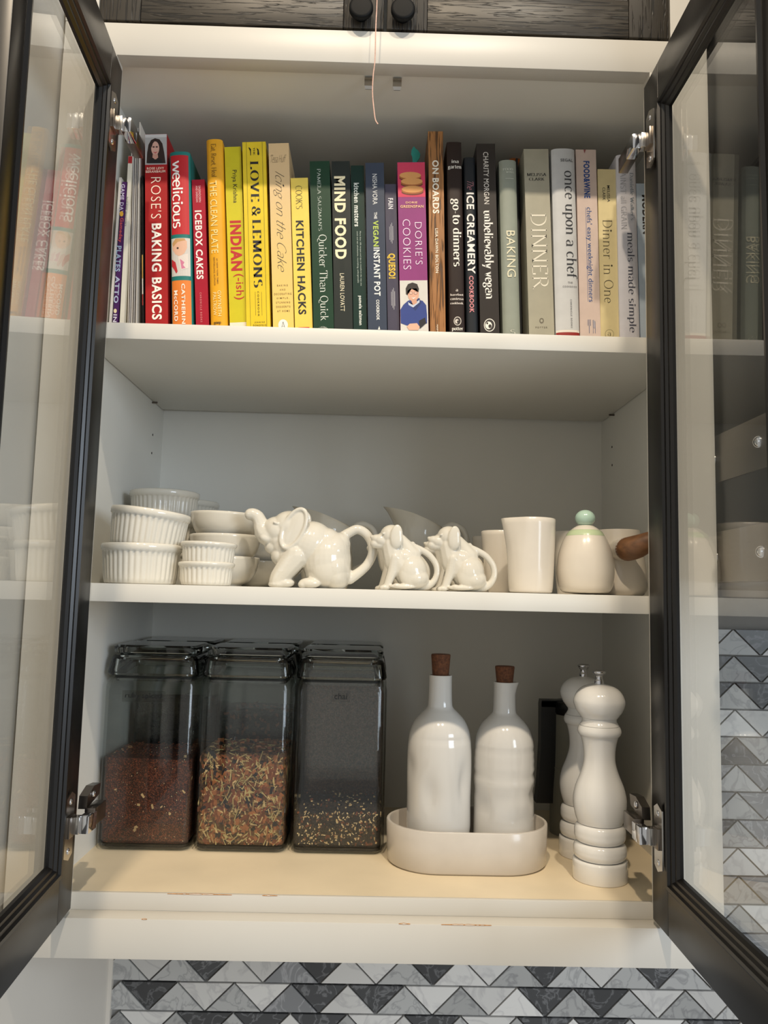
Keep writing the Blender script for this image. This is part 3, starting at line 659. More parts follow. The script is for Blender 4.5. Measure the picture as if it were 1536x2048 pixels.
b = Book(1, 855, 970, 1915, 812, 936, 620, BY+0.004, 0.18, (168, 18, 44), 'short crimson hardcover with white capital title', pages=mat('white_pages', (238, 232, 222), 0.8))
b.v('SAGENDORPH', 'sans', 878, 898, 675, 822, (242, 190, 190), 'author'); b.v('AND SHERIDAN', 'sans', 854, 872, 675, 822, (242, 190, 190), 'author'); b.v('ICEBOX CAKES', 'bold', 852, 914, 895, 1508, (250, 236, 228)); b.v('CHRONICLE BOOKS', 'wide', 892, 908, 1625, 1890, (228, 140, 140), 'publisher')
b = Book(1, 988, 1134, 1915, 943, 1096, 275, BY, 0.20, (232, 168, 38), 'orange-yellow round-backed cookbook with pale capital title', rnd=0.005)
b.v('Eat, Reset, Heal', 'serif', 992, 1042, 320, 612, (46, 34, 22)); b.v('THE CLEAN PLATE', 'sans', 990, 1052, 645, 1288, (250, 226, 150)); b.v('#1 NEW YORK TIMES', 'sans', 1044, 1058, 1335, 1560, (120, 82, 26)); b.v('BESTSELLING AUTHOR', 'sans', 1018, 1032, 1325, 1575, (120, 82, 26))
b.v('GWYNETH', 'sans', 1054, 1086, 1620, 1846, (250, 228, 160), 'author'); b.v('PALTROW', 'sans', 1014, 1044, 1635, 1840, (250, 228, 160), 'author'); b.hz('goop', 'serifbold', 1018, 1084, 1898, 1922, (36, 30, 24), 'publisher')
b = Book(1, 1152, 1308, 1920, 1105, 1256, 328, BY+0.006, 0.20, (206, 194, 36), 'mustard-yellow paperback with a bold red title', hard=False)
b.v('Priya Krishna', 'sans', 1172, 1222, 535, 828, (36, 32, 20), 'author'); b.v('INDIAN', 'heavy', 1163, 1262, 985, 1432, (190, 30, 36)); b.v('(-ish)', 'sans', 1190, 1282, 1460, 1688, (190, 30, 36)); b.band(1892, 1960, (232, 226, 206), 1230)
b = Book(1, 1312, 1510, 1925, 1254, 1486, 284, BY, 0.21, (230, 200, 44), 'wide yellow cookbook with black fat serif capitals and fine black rules')
b.band(284, 1990, BLK, 1400, -0.68, -0.655, 'fine_rule'); b.band(284, 1990, BLK, 1400, 0.70, 0.725, 'fine_rule')
b.v('THE', 'serifbold', 1364, 1380, 335, 402, BLK); b.v('LOVE', 'didone', 1340, 1416, 455, 818, BLK); b.v('&', 'didone', 1350, 1430, 858, 946, BLK); b.v('LEMONS', 'didone', 1362, 1442, 975, 1582, BLK); b.v('COOKBOOK', 'wide', 1404, 1418, 1615, 1838, (70, 58, 20))
b.v('-', 'bold', 1384, 1386, 1620, 1830, (70, 58, 20), 'fine_rule'); b.v('-', 'bold', 1440, 1442, 1620, 1830, (70, 58, 20), 'fine_rule'); b.hz('JEANINE', 'wide', 1376, 1470, 1886, 1898, (70, 58, 20)); b.hz('DONOFRIO', 'wide', 1364, 1482, 1912, 1924, (70, 58, 20))
b.poly([(1322, 335), (1330, 335), (1345, 350), (1345, 405), (1340, 405), (1338, 352)], BLK, 'flourish'); b.poly([(1402, 395), (1405, 352), (1395, 340), (1412, 352), (1420, 395), (1410, 405)], BLK, 'flourish')
# yellow cover, shading of its upper part painted in as a peach ramp
def ramp_mat(name, top, bot):
    m = mat(name, top, 0.45); nt = m.node_tree; bs = nt.nodes['Principled BSDF']; tc = nt.nodes.new('ShaderNodeTexCoord'); sp = nt.nodes.new('ShaderNodeSeparateXYZ'); rp = nt.nodes.new('ShaderNodeValToRGB')
    nt.links.new(tc.outputs['Object'], sp.inputs[0]); mr = nt.nodes.new('ShaderNodeMapRange'); mr.inputs[2].default_value = 0.28; nt.links.new(sp.outputs[2], mr.inputs[0]); nt.links.new(mr.outputs[0], rp.inputs[0])
    rp.color_ramp.elements[0].color = lin(bot)+(1,); rp.color_ramp.elements[1].color = lin(top)+(1,); nt.links.new(rp.outputs[0], bs.inputs['Base Color']); return m
b = Book(2, 112, 305, 1935, 74, 256, 296, BY, 0.21, (0, 0, 0), 'yellow cookbook with painted peach shading towards the top and a thin handwritten title', cover_mat=ramp_mat('yellow_cover_painted_shade', (222, 190, 142), (238, 206, 96)))
b.v('Icing on the Cake', 'script', 126, 228, 545, 1442, (70, 60, 46)); b.hz('Tessa Huff', 'script', 95, 236, 402, 466, (70, 60, 46))
for i, t in enumerate(('BAKING', 'AND', 'DECORATING', 'SIMPLE,', 'STUNNING', 'DESSERTS', 'AT HOME')):
    xm = 200+i*1.5; hw = 3.6+len(t)*7.4/1.0; b.hz(t, 'wide', xm-hw, xm+hw, 1556+i*38, 1569+i*38, (140, 112, 60), 'subtitle')
b.ell(206, 1915, 43, 50, (244, 240, 230), 'publisher_mark'); b.hz('A', 'thinserif', 185, 228, 1888, 1950, BLK, 'publisher')
b = Book(2, 310, 470, 1940, 268, 430, 605, BY+0.004, 0.19, (238, 210, 96), 'short pale-yellow cookbook with bold black capitals', hard=False)
b.v("COOK'S", 'serif', 318, 376, 675, 882, (58, 50, 34)); b.v('KITCHEN HACKS', 'bold', 330, 400, 985, 1822, (24, 24, 30)); b.band(1934, 1990, (204, 58, 40), 392, -0.62, 0.64)
b = Book(2, 480, 655, 1945, 434, 626, 455, BY, 0.20, (24, 60, 40), 'broad bottle-green cookbook with white serif title')
b.v("PAMELA SALZMAN'S", 'serif', 514, 546, 525, 1076, (206, 214, 204), 'author'); b.v('Quicker Than Quick', 'serif', 518, 602, 1110, 1878, (228, 232, 222))
for k in range(9):
    a = PI*(0.08+0.84*k/8); b.poly([(560-math.cos(a)*16, 1960-math.sin(a)*10), (560-math.cos(a)*46, 1960-math.sin(a)*34), (560-math.cos(a+.1)*46, 1962-math.sin(a+.1)*34)], (226, 228, 220), 'starburst_ray')
b = Book(2, 660, 828, 1950, 634, 802, 456, BY+0.003, 0.19, (38, 44, 41), 'charcoal cookbook with large cream capitals between two green ones')
b.v('MIND FOOD', 'heavy', 664, 766, 590, 1328, (248, 236, 196)); b.v('LAUREN LOVATT', 'sans', 714, 752, 1455, 1792, (232, 222, 190), 'author')
b = Book(2, 832, 952, 1955, 804, 928, 494, BY+0.006, 0.20, (13, 46, 38), 'narrow dark teal-green paperback with white lower-case title', hard=False)
b.v('kitchen matters', 'bold', 838, 884, 650, 1038, (226, 230, 222)); b.v('More than 100 recipes and tips to transform the way you', 'sans', 888, 904, 1080, 1566, (190, 202, 192), 'subtitle'); b.v('cook and eat wholesome, nourishing, unforgettable', 'sans', 862, 878, 1080, 1540, (190, 202, 192), 'subtitle'); b.v('pamela salzman', 'bold', 874, 910, 1655, 1916, (226, 230, 222), 'author')
b = Book(2, 962, 1132, 1955, 934, 1106, 470, BY, 0.20, (58, 67, 84), 'slate-blue cookbook with white title and one lime-green word')
b.v('NISHA VORA', 'sans', 1002, 1044, 570, 842, (226, 226, 224), 'author'); b.v('THE', 'bold', 1016, 1042, 910, 970, (236, 236, 232)); b.v('VEGAN', 'bold', 1008, 1056, 985, 1216, (186, 206, 90)); b.v('INSTANT POT', 'bold', 1014, 1070, 1226, 1656, (240, 240, 236)); b.v('COOKBOOK', 'bold', 1036, 1064, 1690, 1872, (236, 236, 232)); b.poly([(1050, 1955), (1062, 1925), (1070, 1955)], WH, 'publisher_mark')
b = Book(2, 1136, 1244, 1955, 1108, 1214, 660, BY+0.005, 0.17, (76, 72, 88), 'short narrow purple-grey book with a yellow title')
b.v('FAIN', 'bold', 1142, 1186, 785, 882, (228, 226, 228), 'author'); b.v('QUESO!', 'heavy', 1134, 1206, 1278, 1502, (236, 196, 60))
for (ya, yb, xo) in ((1005, 1190, 1170), (1585, 1778, 1186)):
    for k, (dx, t) in enumerate(((-16, .18), (-6, .08), (4, .0), (13, .16))): b.v('-', 'bold', xo+dx, xo+dx+2.6, ya+(yb-ya)*t, yb-(yb-ya)*t, (222, 220, 224), 'fine_rule')
b = Book(3, 95, 342, 1965, 58, 316, 465, BY, 0.20, (146, 62, 122), 'wide magenta cookbook with stacked cookies above and a smiling woman in a blue jumper below')
b.band(466, 775, (212, 58, 92), 190); b.band(1518, 2020, (216, 212, 204), 210)
for i, (yy, xx) in enumerate(((588, 180), (642, 194), (712, 200))):
    b.ell(xx, yy+20, 98, 27, (110, 54, 26), 'cookie_filling'); b.ell(xx, yy+8, 98, 28, (170, 96, 44), 'cookie_edge'); b.ell(xx, yy-6, 96, 30, (222, 158, 92), 'cookie_top'); 
b.hz('DORIE', 'bold', 140, 244, 816, 834, (238, 190, 150), 'author'); b.hz('GREENSPAN', 'bold', 92, 298, 848, 872, (238, 190, 150), 'author'); b.v("DORIE'S", 'light', 224, 288, 1000, 1378, (240, 216, 236)); b.v('COOKIES', 'light', 116, 184, 975, 1422, (240, 216, 236))
b.poly([(96, 1900), (92, 1780), (120, 1735), (160, 1700), (190, 1690), (240, 1690), (290, 1700), (322, 1740), (330, 1830), (330, 1900), (260, 1925), (150, 1920)], (40, 62, 134), 'jumper'); b.poly([(160, 1720), (205, 1690), (262, 1676), (280, 1720), (225, 1790)], (28, 46, 104), 'jumper_collar')
b.poly([(160, 1712), (200, 1736), (264, 1690), (262, 1715), (206, 1760), (166, 1738)], (196, 204, 220), 'beaded_necklace'); b.ell(208, 1640, 50, 66, (224, 172, 146), 'portrait_face'); b.poly([(186, 1690), (236, 1684), (240, 1720), (205, 1740)], (212, 160, 134), 'portrait_neck')
b.poly([(142, 1640), (140, 1590), (160, 1552), (200, 1538), (242, 1552), (258, 1595), (252, 1625), (236, 1590), (180, 1592), (156, 1612), (154, 1650)], (42, 34, 32), 'portrait_hair')
for xx in (186, 228): b.ell(xx, 1632, 17, 13, (120, 84, 76), 'glasses'); b.ell(xx, 1632, 14, 10, (226, 186, 166), 'glasses')
b.poly([(186, 1668), (208, 1674), (232, 1664), (210, 1686)], (240, 232, 226), 'portrait_smile'); b.poly([(150, 1930), (175, 1905), (240, 1900), (266, 1935), (250, 1962), (170, 1962)], (226, 178, 152), 'folded_hands'); b.poly([(256, 1880), (312, 1850), (322, 1900), (266, 1950)], (26, 26, 34), 'jumper_cuff')
b = Book(3, 358, 496, 1970, 335, 476, 190, BY, 0.21, (0, 0, 0), 'tall wood-grained brown cookbook with white capitals', rnd=0, cover_mat=None if False else oak_mat('printed_wood_grain', (164, 112, 62), 'z'))
b.v('ON BOARDS', 'bold', 378, 436, 448, 922, (246, 238, 222)); b.v('LISA DAWN BOLTON', 'bold', 404, 430, 1055, 1452, (240, 228, 206), 'author'); b.v('appetite', 'sans', 414, 432, 1910, 2042, (240, 228, 206), 'publisher')
b = Book(3, 532, 664, 1970, 498, 640, 290, BY, 0.20, (42, 29, 24), 'dark brown hardcover with white lower-case serif title', pages=mat('bright_white_pages', (240, 238, 230), 0.7), rnd=0.002)
b.hz('ina', 'serifbold', 546, 610, 450, 480, WH); b.hz('garten', 'serifbold', 514, 634, 500, 538, WH); b.v('go-to dinners', 'serifbold', 540, 634, 795, 1402, WH)
for i, t in enumerate(('a', 'barefoot', 'contessa', 'cookbook')): b.hz(t, 'serifbold', 594-(10 if i == 0 else 58), 594+(10 if i == 0 else 58), 1602+i*38, 1622+i*38, (226, 216, 206), 'subtitle')
b.ell(600, 1884, 34, 40, (214, 206, 196), 'publisher_mark'); b.ell(600, 1884, 28, 33, (42, 29, 24), 'publisher_mark'); b.ell(594, 1886, 17, 20, (214, 206, 196), 'publisher_mark'); b.ell(604, 1890, 9, 12, (42, 29, 24), 'publisher_mark'); b.hz('potter', 'serifbold', 550, 650, 1940, 1976, WH, 'publisher')
b = Book(3, 678, 786, 1970, 654, 756, 430, BY+0.004, 0.19, (30, 34, 39), 'narrow blue-grey book with white capitals and pink lower words', rnd=0.003)
b.v('The', 'script', 684, 742, 645, 722, (222, 150, 160)); b.v('ICE CREAMERY', 'bold', 684, 752, 745, 1466, (240, 236, 230)); b.v('COOKBOOK', 'bold', 704, 744, 1485, 1812, (220, 142, 146))
b = Book(3, 808, 972, 1970, 762, 942, 300, BY, 0.20, (48, 42, 38), 'dark taupe hardcover with big white lower-case title and round white emblem', pages=mat('bright_white_pages', (240, 238, 230), 0.7))
b.v('CHARITY MORGAN', 'sans', 834, 880, 375, 838, (228, 222, 214), 'author'); b.v('unbelievably vegan', 'serifbold', 818, 924, 895, 1682, (244, 240, 232)); b.ell(886, 1916, 50, 58, WH, 'publisher_mark'); b.ell(886, 1916, 44, 51, (48, 42, 38), 'publisher_mark'); b.ell(878, 1918, 30, 34, WH, 'publisher_mark'); b.ell(890, 1926, 14, 17, (48, 42, 38), 'publisher_mark'); b.ell(866, 1900, 8, 10, (48, 42, 38), 'publisher_mark')
b = Book(3, 1000, 1162, 1970, 968, 1122, 462, BY+0.002, 0.20, (150, 156, 144), 'sage-grey round-backed book with pale capital title', rnd=0.006)
b.hz('FOOD52', 'serifbold', 1000, 1090, 536, 556, (206, 210, 198), 'series'); b.hz('WORKS', 'serifbold', 1026, 1100, 564, 580, (206, 210, 198), 'series'); b.hz('-', 'bold', 1022, 1096, 627, 631, (206, 210, 198), 'fine_rule'); b.v('BAKING', 'sans', 1034, 1112, 1090, 1502, (232, 226, 196)); b.hz('S', 'serif', 1066, 1110, 1968, 2010, (214, 214, 200), 'publisher')
b = Book(4, 86, 108, 1950, 50, 70, 420, BY+0.030, 0.17, (16, 14, 14), 'thin black book set back beside the beige one', hard=True)
b = Book(4, 165, 390, 1960, 116, 336, 340, BY, 0.21, (172, 168, 150), 'wide beige-grey cookbook with large white serif capitals', rnd=0)
b.hz('MELISSA', 'serifbold', 148, 316, 550, 576, (40, 38, 36), 'author'); b.hz('CLARK', 'serifbold', 164, 300, 590, 616, (40, 38, 36), 'author'); b.v('DINNER', 'serif', 188, 326, 905, 1562, (238, 232, 214)); b.ell(275, 1836, 20, 24, (112, 106, 90), 'publisher_mark'); b.ell(275, 1836, 10, 12, (172, 168, 150), 'publisher_mark'); b.hz('POTTER', 'wide', 222, 325, 1888, 1902, (112, 106, 90), 'publisher')
b = Book(4, 396, 606, 1960, 356, 560, 350, BY, 0.20, (206, 208, 210), 'light grey round-backed cookbook with dark lower-case serif title', rnd=0.005)
b.hz('SEGAL', 'sans', 433, 541, 440, 465, (46, 48, 54), 'author'); b.v('once upon a chef', 'serif', 452, 570, 545, 1480, (34, 36, 44)); b.hz('THE', 'sans', 496, 540, 1508, 1522, (60, 60, 66)); b.hz('COOKBOOK', 'wide', 452, 578, 1542, 1556, (60, 60, 66)); b.v('CHRONICLE BOOKS', 'wide', 520, 534, 1660, 1905, (90, 92, 96), 'publisher'); b.band(1925, 1945, (232, 226, 216), 515); b.band(1945, 2010, (150, 40, 36), 515)
b = Book(4, 615, 786, 1960, 564, 756, 345, BY+0.002, 0.20, (212, 192, 182), 'dusty-pink worn book with blue title and a fork and knife drawing', hard=False)
b.v('FOOD&WINE', 'heavy', 642, 696, 445, 768, (32, 72, 140)); b.v("chefs' easy weeknight dinners", 'sans', 664, 722, 848, 1672, (48, 82, 140)); b.v('-', 'bold', 668, 671, 850, 1670, (48, 82, 140), 'underline')
for dx in (-16, -8, 0, 8): b.v('-', 'bold', 692+dx, 695+dx, 1826, 1880, (62, 86, 130), 'fork_drawing')
b.v('-', 'bold', 688, 692, 1880, 1945, (62, 86, 130), 'fork_drawing'); b.v('-', 'bold', 722, 725, 1830, 1946, (62, 86, 130), 'knife_drawing'); b.poly([(725, 1826), (738, 1840), (742, 1900), (728, 1900)], (172, 168, 176), 'knife_drawing'); b.v('-', 'bold', 740, 743, 1840, 1946, (62, 86, 130), 'knife_drawing')
b.poly([(640, 346), (660, 346), (654, 365), (648, 380)], (150, 80, 80), 'torn_mark')
b = Book(4, 790, 950, 1965, 758, 922, 516, BY+0.004, 0.19, (226, 210, 160), 'short cream-yellow hardcover with slender dark serif title')
b.v('MELISSA', 'sans', 846, 870, 658, 802, (52, 50, 44), 'author'); b.v('CLARK', 'sans', 806, 830, 675, 786, (52, 50, 44), 'author'); b.v('Dinner in One', 'thinserif', 814, 896, 960, 1682, (78, 72, 52)); b.ell(866, 1952, 38, 40, (120, 110, 80), 'publisher_mark'); b.ell(866, 1952, 35, 37, (226, 210, 160), 'publisher_mark'); b.hz('a', 'serif', 850, 880, 1938, 1968, (120, 110, 80), 'publisher')
b = Book(4, 960, 1126, 1968, 916, 1096, 400, BY, 0.20, (212, 211, 218), 'white-lavender round-backed cookbook with spaced dark serif title by the right hinge', rnd=0.004)
b.v('AGAINST all GRAIN', 'thinserif', 958, 1004, 462, 1046, (150, 152, 158)); b.v("Danielle Walker's", 'serif', 1040, 1072, 560, 972, (84, 110, 124), 'author'); b.v('meals made simple', 'serif', 1006, 1084, 1080, 1946, (54, 58, 76))
b = Book(4, 1136, 1240, 1970, 1096, 1200, 640, BY, 0.20, (176, 190, 204), 'pale blue book at the right end of the row, half hidden by the door', hard=False)
b.v('MODERN', 'heavy', 1152, 1215, 740, 1080, BLK)
# page markers
def flag(name, pts, Y, m, label):
    c = CROP[3]; bm = bmesh.new(); q = [at(c[0]+p[0]/c[2], c[1]+p[1]/c[2], Y) for p in pts]; a = [bm.verts.new(v) for v in q]; d = [bm.verts.new(v+Vector((0.0003, 0.0012, 0))) for v in q]
    bm.faces.new(a); bm.faces.new(list(reversed(d)))
    for i in range(len(q)): j = (i+1) % len(q); bm.faces.new((a[i], d[i], d[j], a[j]))
    bmesh.ops.recalc_face_normals(bm, faces=bm.faces); o = from_bm(name, bm, m); return tag(o, label, 'page marker')
flag('page_marker', [(206, 520), (198, 420), (188, 395), (192, 355), (212, 322), (226, 340), (252, 360), (270, 392), (262, 430), (240, 462), (240, 520)], BY+0.03, mat('teal_paper', (40, 150, 138), 0.6), 'teal leaf-shaped page marker sticking up from the magenta book')
flag('page_marker', [(1040, 500), (1050, 450), (1075, 432), (1105, 428), (1140, 440), (1160, 470), (1166, 520), (1150, 570), (1120, 590), (1120, 500)], BY+0.10, mat('orange_felt', (176, 96, 34), 0.8), 'orange rounded marker behind the sage-grey book')
flag('page_marker', [(1060, 440), (1100, 424), (1156, 424), (1158, 460), (1130, 450), (1090, 448)], BY+0.12, mat('orange_felt', (176, 96, 34), 0.8), 'upper orange scrap behind the sage-grey book')

# ================================================================ white ware on the middle shelf
_unit = {}
def unit_sphere(seg, rings):
    if (seg, rings) not in _unit:
        vs = [(0, 0, 1)]+[(math.sin(PI*i/rings)*math.cos(2*PI*j/seg), math.sin(PI*i/rings)*math.sin(2*PI*j/seg), math.cos(PI*i/rings)) for i in range(1, rings) for j in range(seg)]+[(0, 0, -1)]
        fs = [(0, 1+j, 1+(j+1) % seg) for j in range(seg)]
        for i in range(rings-2):
            for j in range(seg): a = 1+i*seg; fs.append((a+j, a+seg+j, a+seg+(j+1) % seg, a+(j+1) % seg))
        a = 1+(rings-2)*seg; fs += [(len(vs)-1, a+(j+1) % seg, a+j) for j in range(seg)]
        _unit[(seg, rings)] = (vs, fs)
    return _unit[(seg, rings)]
class Blob:
    """overlapping balls gathered in plain lists"""
    def __init__(s): s.v, s.f = [], []
def lowpoly_sphere(bl, c, r, rot=None, seg=14, rings=9):
    vs, fs = unit_sphere(seg, rings); n = len(bl.v)
    if rot is None: bl.v.extend((c[0]+x*r[0], c[1]+y*r[1], c[2]+z*r[2]) for x, y, z in vs)
    else: bl.v.extend(tuple((rot @ Vector((x*r[0], y*r[1], z*r[2])))+Vector(c)) for x, y, z in vs)
    bl.f.extend(tuple(i+n for i in f) for f in fs)
def chain(bl, pts):
    """pts: (x, y, z, r) -> densely packed balls"""
    q = smooth_prof(pts, 5)
    for a, b in zip(q, q[1:]):
        d = math.dist(a[:3], b[:3]); n = max(1, int(d/(0.4*min(a[3], b[3]))))
        for k in range(n):
            t = k/n; lowpoly_sphere(bl, [a[i]+(b[i]-a[i])*t for i in range(3)], [a[3]+(b[3]-a[3])*t]*3, None, 12, 8)
    lowpoly_sphere(bl, q[-1][:3], [q[-1][3]]*3, None, 12, 8)
def fuse(bl, voxel, smooth_n=5):
    me = bpy.data.meshes.new('body'); me.from_pydata(bl.v, [], bl.f); me.update()
    ob = bpy.data.objects.new('body', me); COL.objects.link(ob)
    r = ob.modifiers.new('fuse', 'REMESH'); r.mode = 'VOXEL'; r.voxel_size = voxel
    sm = ob.modifiers.new('soften', 'SMOOTH'); sm.factor = 0.5; sm.iterations = smooth_n
    bpy.context.view_layer.update(); dg = bpy.context.evaluated_depsgraph_get()
    out = bpy.data.meshes.new_from_object(ob.evaluated_get(dg)); bpy.data.objects.remove(ob, do_unlink=True)
    for p in out.polygons: p.use_smooth = True
    return out
S2 = Z2T+0.0004
def flute(n, amp, z0, z1):
    def f(r, z, a):
        if z0 < z < z1: return r-amp*(0.5-0.5*math.cos(n*a))**2
        return r
    return f
def ramekin_mesh(R, H, n=40):
    rim = 0.16*H; t = 0.0040; rb = R*0.89
    prof = [(0.0, 0.0), (rb-0.003, 0.0), (rb-0.0006, 0.0016)]
    for k in range(1, 7): prof.append((rb+(R-0.0022-rb)*(k/6)**0.8*1.0, 0.0016+(H-rim-0.0036-0.0016)*k/6))
    prof += [(R-0.0018, H-rim-0.002), (R, H-rim), (R+0.0006, H-rim*0.5), (R, H-0.001), (R-0.0016, H), (R-t+0.0008, H-0.0008), (R-t-0.0008, H-0.004), (rb-t, 0.010), (rb-t-0.008, 0.006), (0.0, 0.0055)]
    bm = lathe_bm(prof, n*6, flute(n, 0.0016, 0.003, H-rim-0.003)); bmesh.ops.recalc_face_normals(bm, faces=bm.faces)
    me = bpy.data.meshes.new('ramekin'); bm.to_mesh(me); bm.free(); me.materials.append(CERAMIC)
    for p in me.polygons: p.use_smooth = True
    return me
def put(name, me, loc, label, cat, group=None, rot=None):
    o = bpy.data.objects.new(name, me); COL.objects.link(o); o.location = loc
    if rot: o.rotation_euler = rot
    return tag(o, label, cat, group)
def px_w(x0, x1, y, Y): return at(x1, y, Y).x-at(x0, y, Y).x
# big fluted ramekins
RY = 0.098
RB = px_w(204, 361, 1110, RY)/2; HB_ = 0.0575
BIG = ramekin_mesh(RB, HB_, 40); cxr = at(282.5, 1130, RY).x
GR = 'fluted white ramekins'
put('ramekin', BIG, (cxr, RY, S2), 'large fluted white ramekin at the front left, bottom of its stack', 'ramekin', GR)
put('ramekin', BIG, (cxr+0.004, RY+0.004, S2+0.0505), 'large fluted white ramekin sitting tilted on top of the front left stack', 'ramekin', GR, (0, math.radians(6.0), 0.1))
RY2 = 0.268; cx2 = at(328, 1030, RY2).x
for k in range(3):
    put('ramekin', BIG, (cx2, RY2, S2+0.0495*k), ('large fluted white ramekin at the bottom of the rear left stack', 'large fluted white ramekin in the middle of the rear left stack', 'large fluted white ramekin topping the rear left stack, rising above the front ones')[k], 'ramekin', GR, (0, 0, 0.2*k))
RY3 = 0.408; cx3 = at(362, 1030, RY3).x+0.012
for k in range(3):
    put('ramekin', BIG, (cx3, RY3, S2+0.0495*k), ('large fluted ramekin at the foot of the hindmost left stack', 'large fluted ramekin in the middle of the hindmost left stack', 'large fluted ramekin on top of the hindmost left stack, just peeking out')[k], 'ramekin', GR)
# small ramekins
SY = 0.085; RS = px_w(358, 469, 1140, SY)/2; SMALL = ramekin_mesh(RS, 0.0335, 30); cxs = at(412.5, 1150, SY).x
put('ramekin', SMALL, (cxs, SY, S2), 'small fluted white ramekin, lower one of the small pair', 'ramekin', GR)
put('ramekin', SMALL, (cxs+0.0016, SY, S2+0.0285), 'small fluted white ramekin, upper one of the small pair', 'ramekin', GR, (0, math.radians(1.0), 0.3))
# plain bowls
def bowl_mesh(R, H):
    prof = smooth_prof([(0.0, 0.0), (R*0.48, 0.0), (R*0.52, 0.003), (R*0.74, 0.010), (R*0.92, H*0.55), (R, H-0.001)], 4)+[(R-0.0008, H), (R-0.0034, H-0.0008)]+smooth_prof([(R*0.90, H*0.55), (R*0.70, 0.014), (R*0.4, 0.007), (0.0, 0.006)], 4)
    bm = lathe_bm(prof, 72); bmesh.ops.recalc_face_normals(bm, faces=bm.faces); me = bpy.data.meshes.new('bowl'); bm.to_mesh(me); bm.free(); me.materials.append(CERAMIC)
    for p in me.polygons: p.use_smooth = True
    return me
WY = 0.205; RW = px_w(378, 520, 1080, WY)/2; BOWL = bowl_mesh(RW, 0.047); cxb = at(449, 1100, WY).x
for k in range(3): put('bowl', BOWL, (cxb+(0, 0.0012, -0.0005)[k], WY, S2+0.0345*k), ('plain white bowl at the bottom of the stack beside the elephant', 'plain white bowl in the middle of the stack beside the elephant', 'plain white bowl on top of the stack under the elephant trunk')[k], 'bowl', 'stacked plain white bowls', (0, math.radians((0, 0, 1.5)[k]), 0))
WY2 = 0.345; cxb2 = at(498, 1100, WY2).x+0.008
for k in range(2): put('bowl', BOWL, (cxb2, WY2, S2+0.0345*k), ('plain white bowl under another in the rear stack behind the elephant', 'plain white bowl on top of the rear stack behind the elephant')[k], 'bowl', 'stacked plain white bowls')

# the elephant creamer: measured in a side view whose unit is 1/3.657 px
def frame(x0, y0, sc, Yc):
    def P(x, y, dy=0.0): q = at(x0+x/sc, y0+y/sc, Yc); return Vector((q.x, Yc+dy, q.z))
    unit = (at(x0+100/sc, y0, Yc)-at(x0, y0, Yc)).length/100
    return P, unit
EY = 0.125
P, U = frame(480, 960, 3.657, EY)
bm = Blob()
def ball(x, y, dy, rx, ry, rz, tilt=0.0):
    lowpoly_sphere(bm, P(x, y, dy*U), (rx*U, ry*U, rz*U), Matrix.Rotation(math.radians(tilt), 3, 'Y') if tilt else None, 28, 18)
def link_chain(pts): chain(bm, [tuple(P(x, y, dy*U))+(r*U,) for (x, y, dy, r) in pts])
ball(635, 590, 0, 178, 190, 212); ball(700, 690, 0, 108, 170, 125); ball(690, 540, 0, 118, 165, 160); ball(255, 480, 0, 78, 74, 62, -20); ball(300, 560, 0, 72, 90, 80, -35); ball(520, 480, 0, 170, 165, 180, 20); ball(690, 640, 0, 122, 185, 150); ball(640, 690, 0, 165, 175, 105)
ball(360, 345, 0, 128, 122, 120); ball(285, 378, 0, 124, 108, 104, 35); ball(300, 440, 0, 100, 100, 90); ball(520, 400, 0, 100, 110, 92); ball(630, 445, 0, 110, 125, 96); ball(730, 475, 0, 78, 110, 92); ball(330, 470, 0, 112, 104, 115, -30); ball(370, 560, 0, 105, 125, 115, 20)
link_chain([(275, 405, 0, 92), (205, 402, 0, 82), (165, 365, 0, 64), (150, 315, 0, 54), (128, 270, 0, 49), (98, 252, 0, 46), (84, 251, 0, 45), (76, 251, 0, 44)])
ball(215, 440, 0, 62, 64, 48, 20)
ball(196, 430, -56, 46, 30, 30, 15); ball(196, 430, 56, 46, 30, 30, 15)
for s in (-1, 1):
    link_chain([(420, 560, s*80, 92), (355, 640, s*82, 82), (300, 710, s*80, 70), (285, 745, s*80, 64)]); ball(315, 752, s*80, 92, 62, 40); ball(290, 765, s*80, 74, 66, 28)
    ball(640, 640, s*110, 118, 78, 122); ball(520, 755, s*118, 80, 52, 38); ball(470, 765, s*118, 36, 44, 28)
    # ear: dish with a thick rim
    rot = Matrix.Rotation(math.radians(-24), 3, 'Y'); cen = P(405, 365, s*122*1.0)
    cen.y = EY+s*112*U
    lowpoly_sphere(bm, cen, (70*U, 20*U, 146*U), Matrix.Rotation(math.radians(24), 3, 'Y') @ Matrix.Rotation(math.radians(s*14), 3, 'Z'), 24, 14)
    rimpts = []
    for k in range(25):
        a = 2*PI*k/24; v = Vector((76*U*math.cos(a), -s*0.0, 150*U*math.sin(a)))
        v = Matrix.Rotation(math.radians(24), 3, 'Y') @ (Matrix.Rotation(math.radians(s*14), 3, 'Z') @ v); q = cen+v+Vector((0, s*10*U, 0)); rimpts.append((q.x, q.y, q.z, 16*U))
    chain(bm, rimpts)
    ball(272, 322, s*104, 24, 10, 9, 20)
# handle: the tail
link_chain([(745, 420, 0, 40), (800, 385, 0, 37), (858, 362, 0, 35), (920, 392, 0, 35), (962, 460, 0, 35), (968, 540, 0, 35), (930, 620, 0, 35), (865, 680, 0, 37), (800, 720, 0, 44)])
ele = fuse(bm, 0.0013, 3)
zmin = S2
for v in ele.vertices:
    if v.co.z < zmin: v.co.z = zmin
ele.materials.append(CERAMIC)
o = bpy.data.objects.new('elephant_creamer', ele); COL.objects.link(o); tag(o, 'white ceramic elephant creamer with raised trunk and looped tail handle', 'creamer')
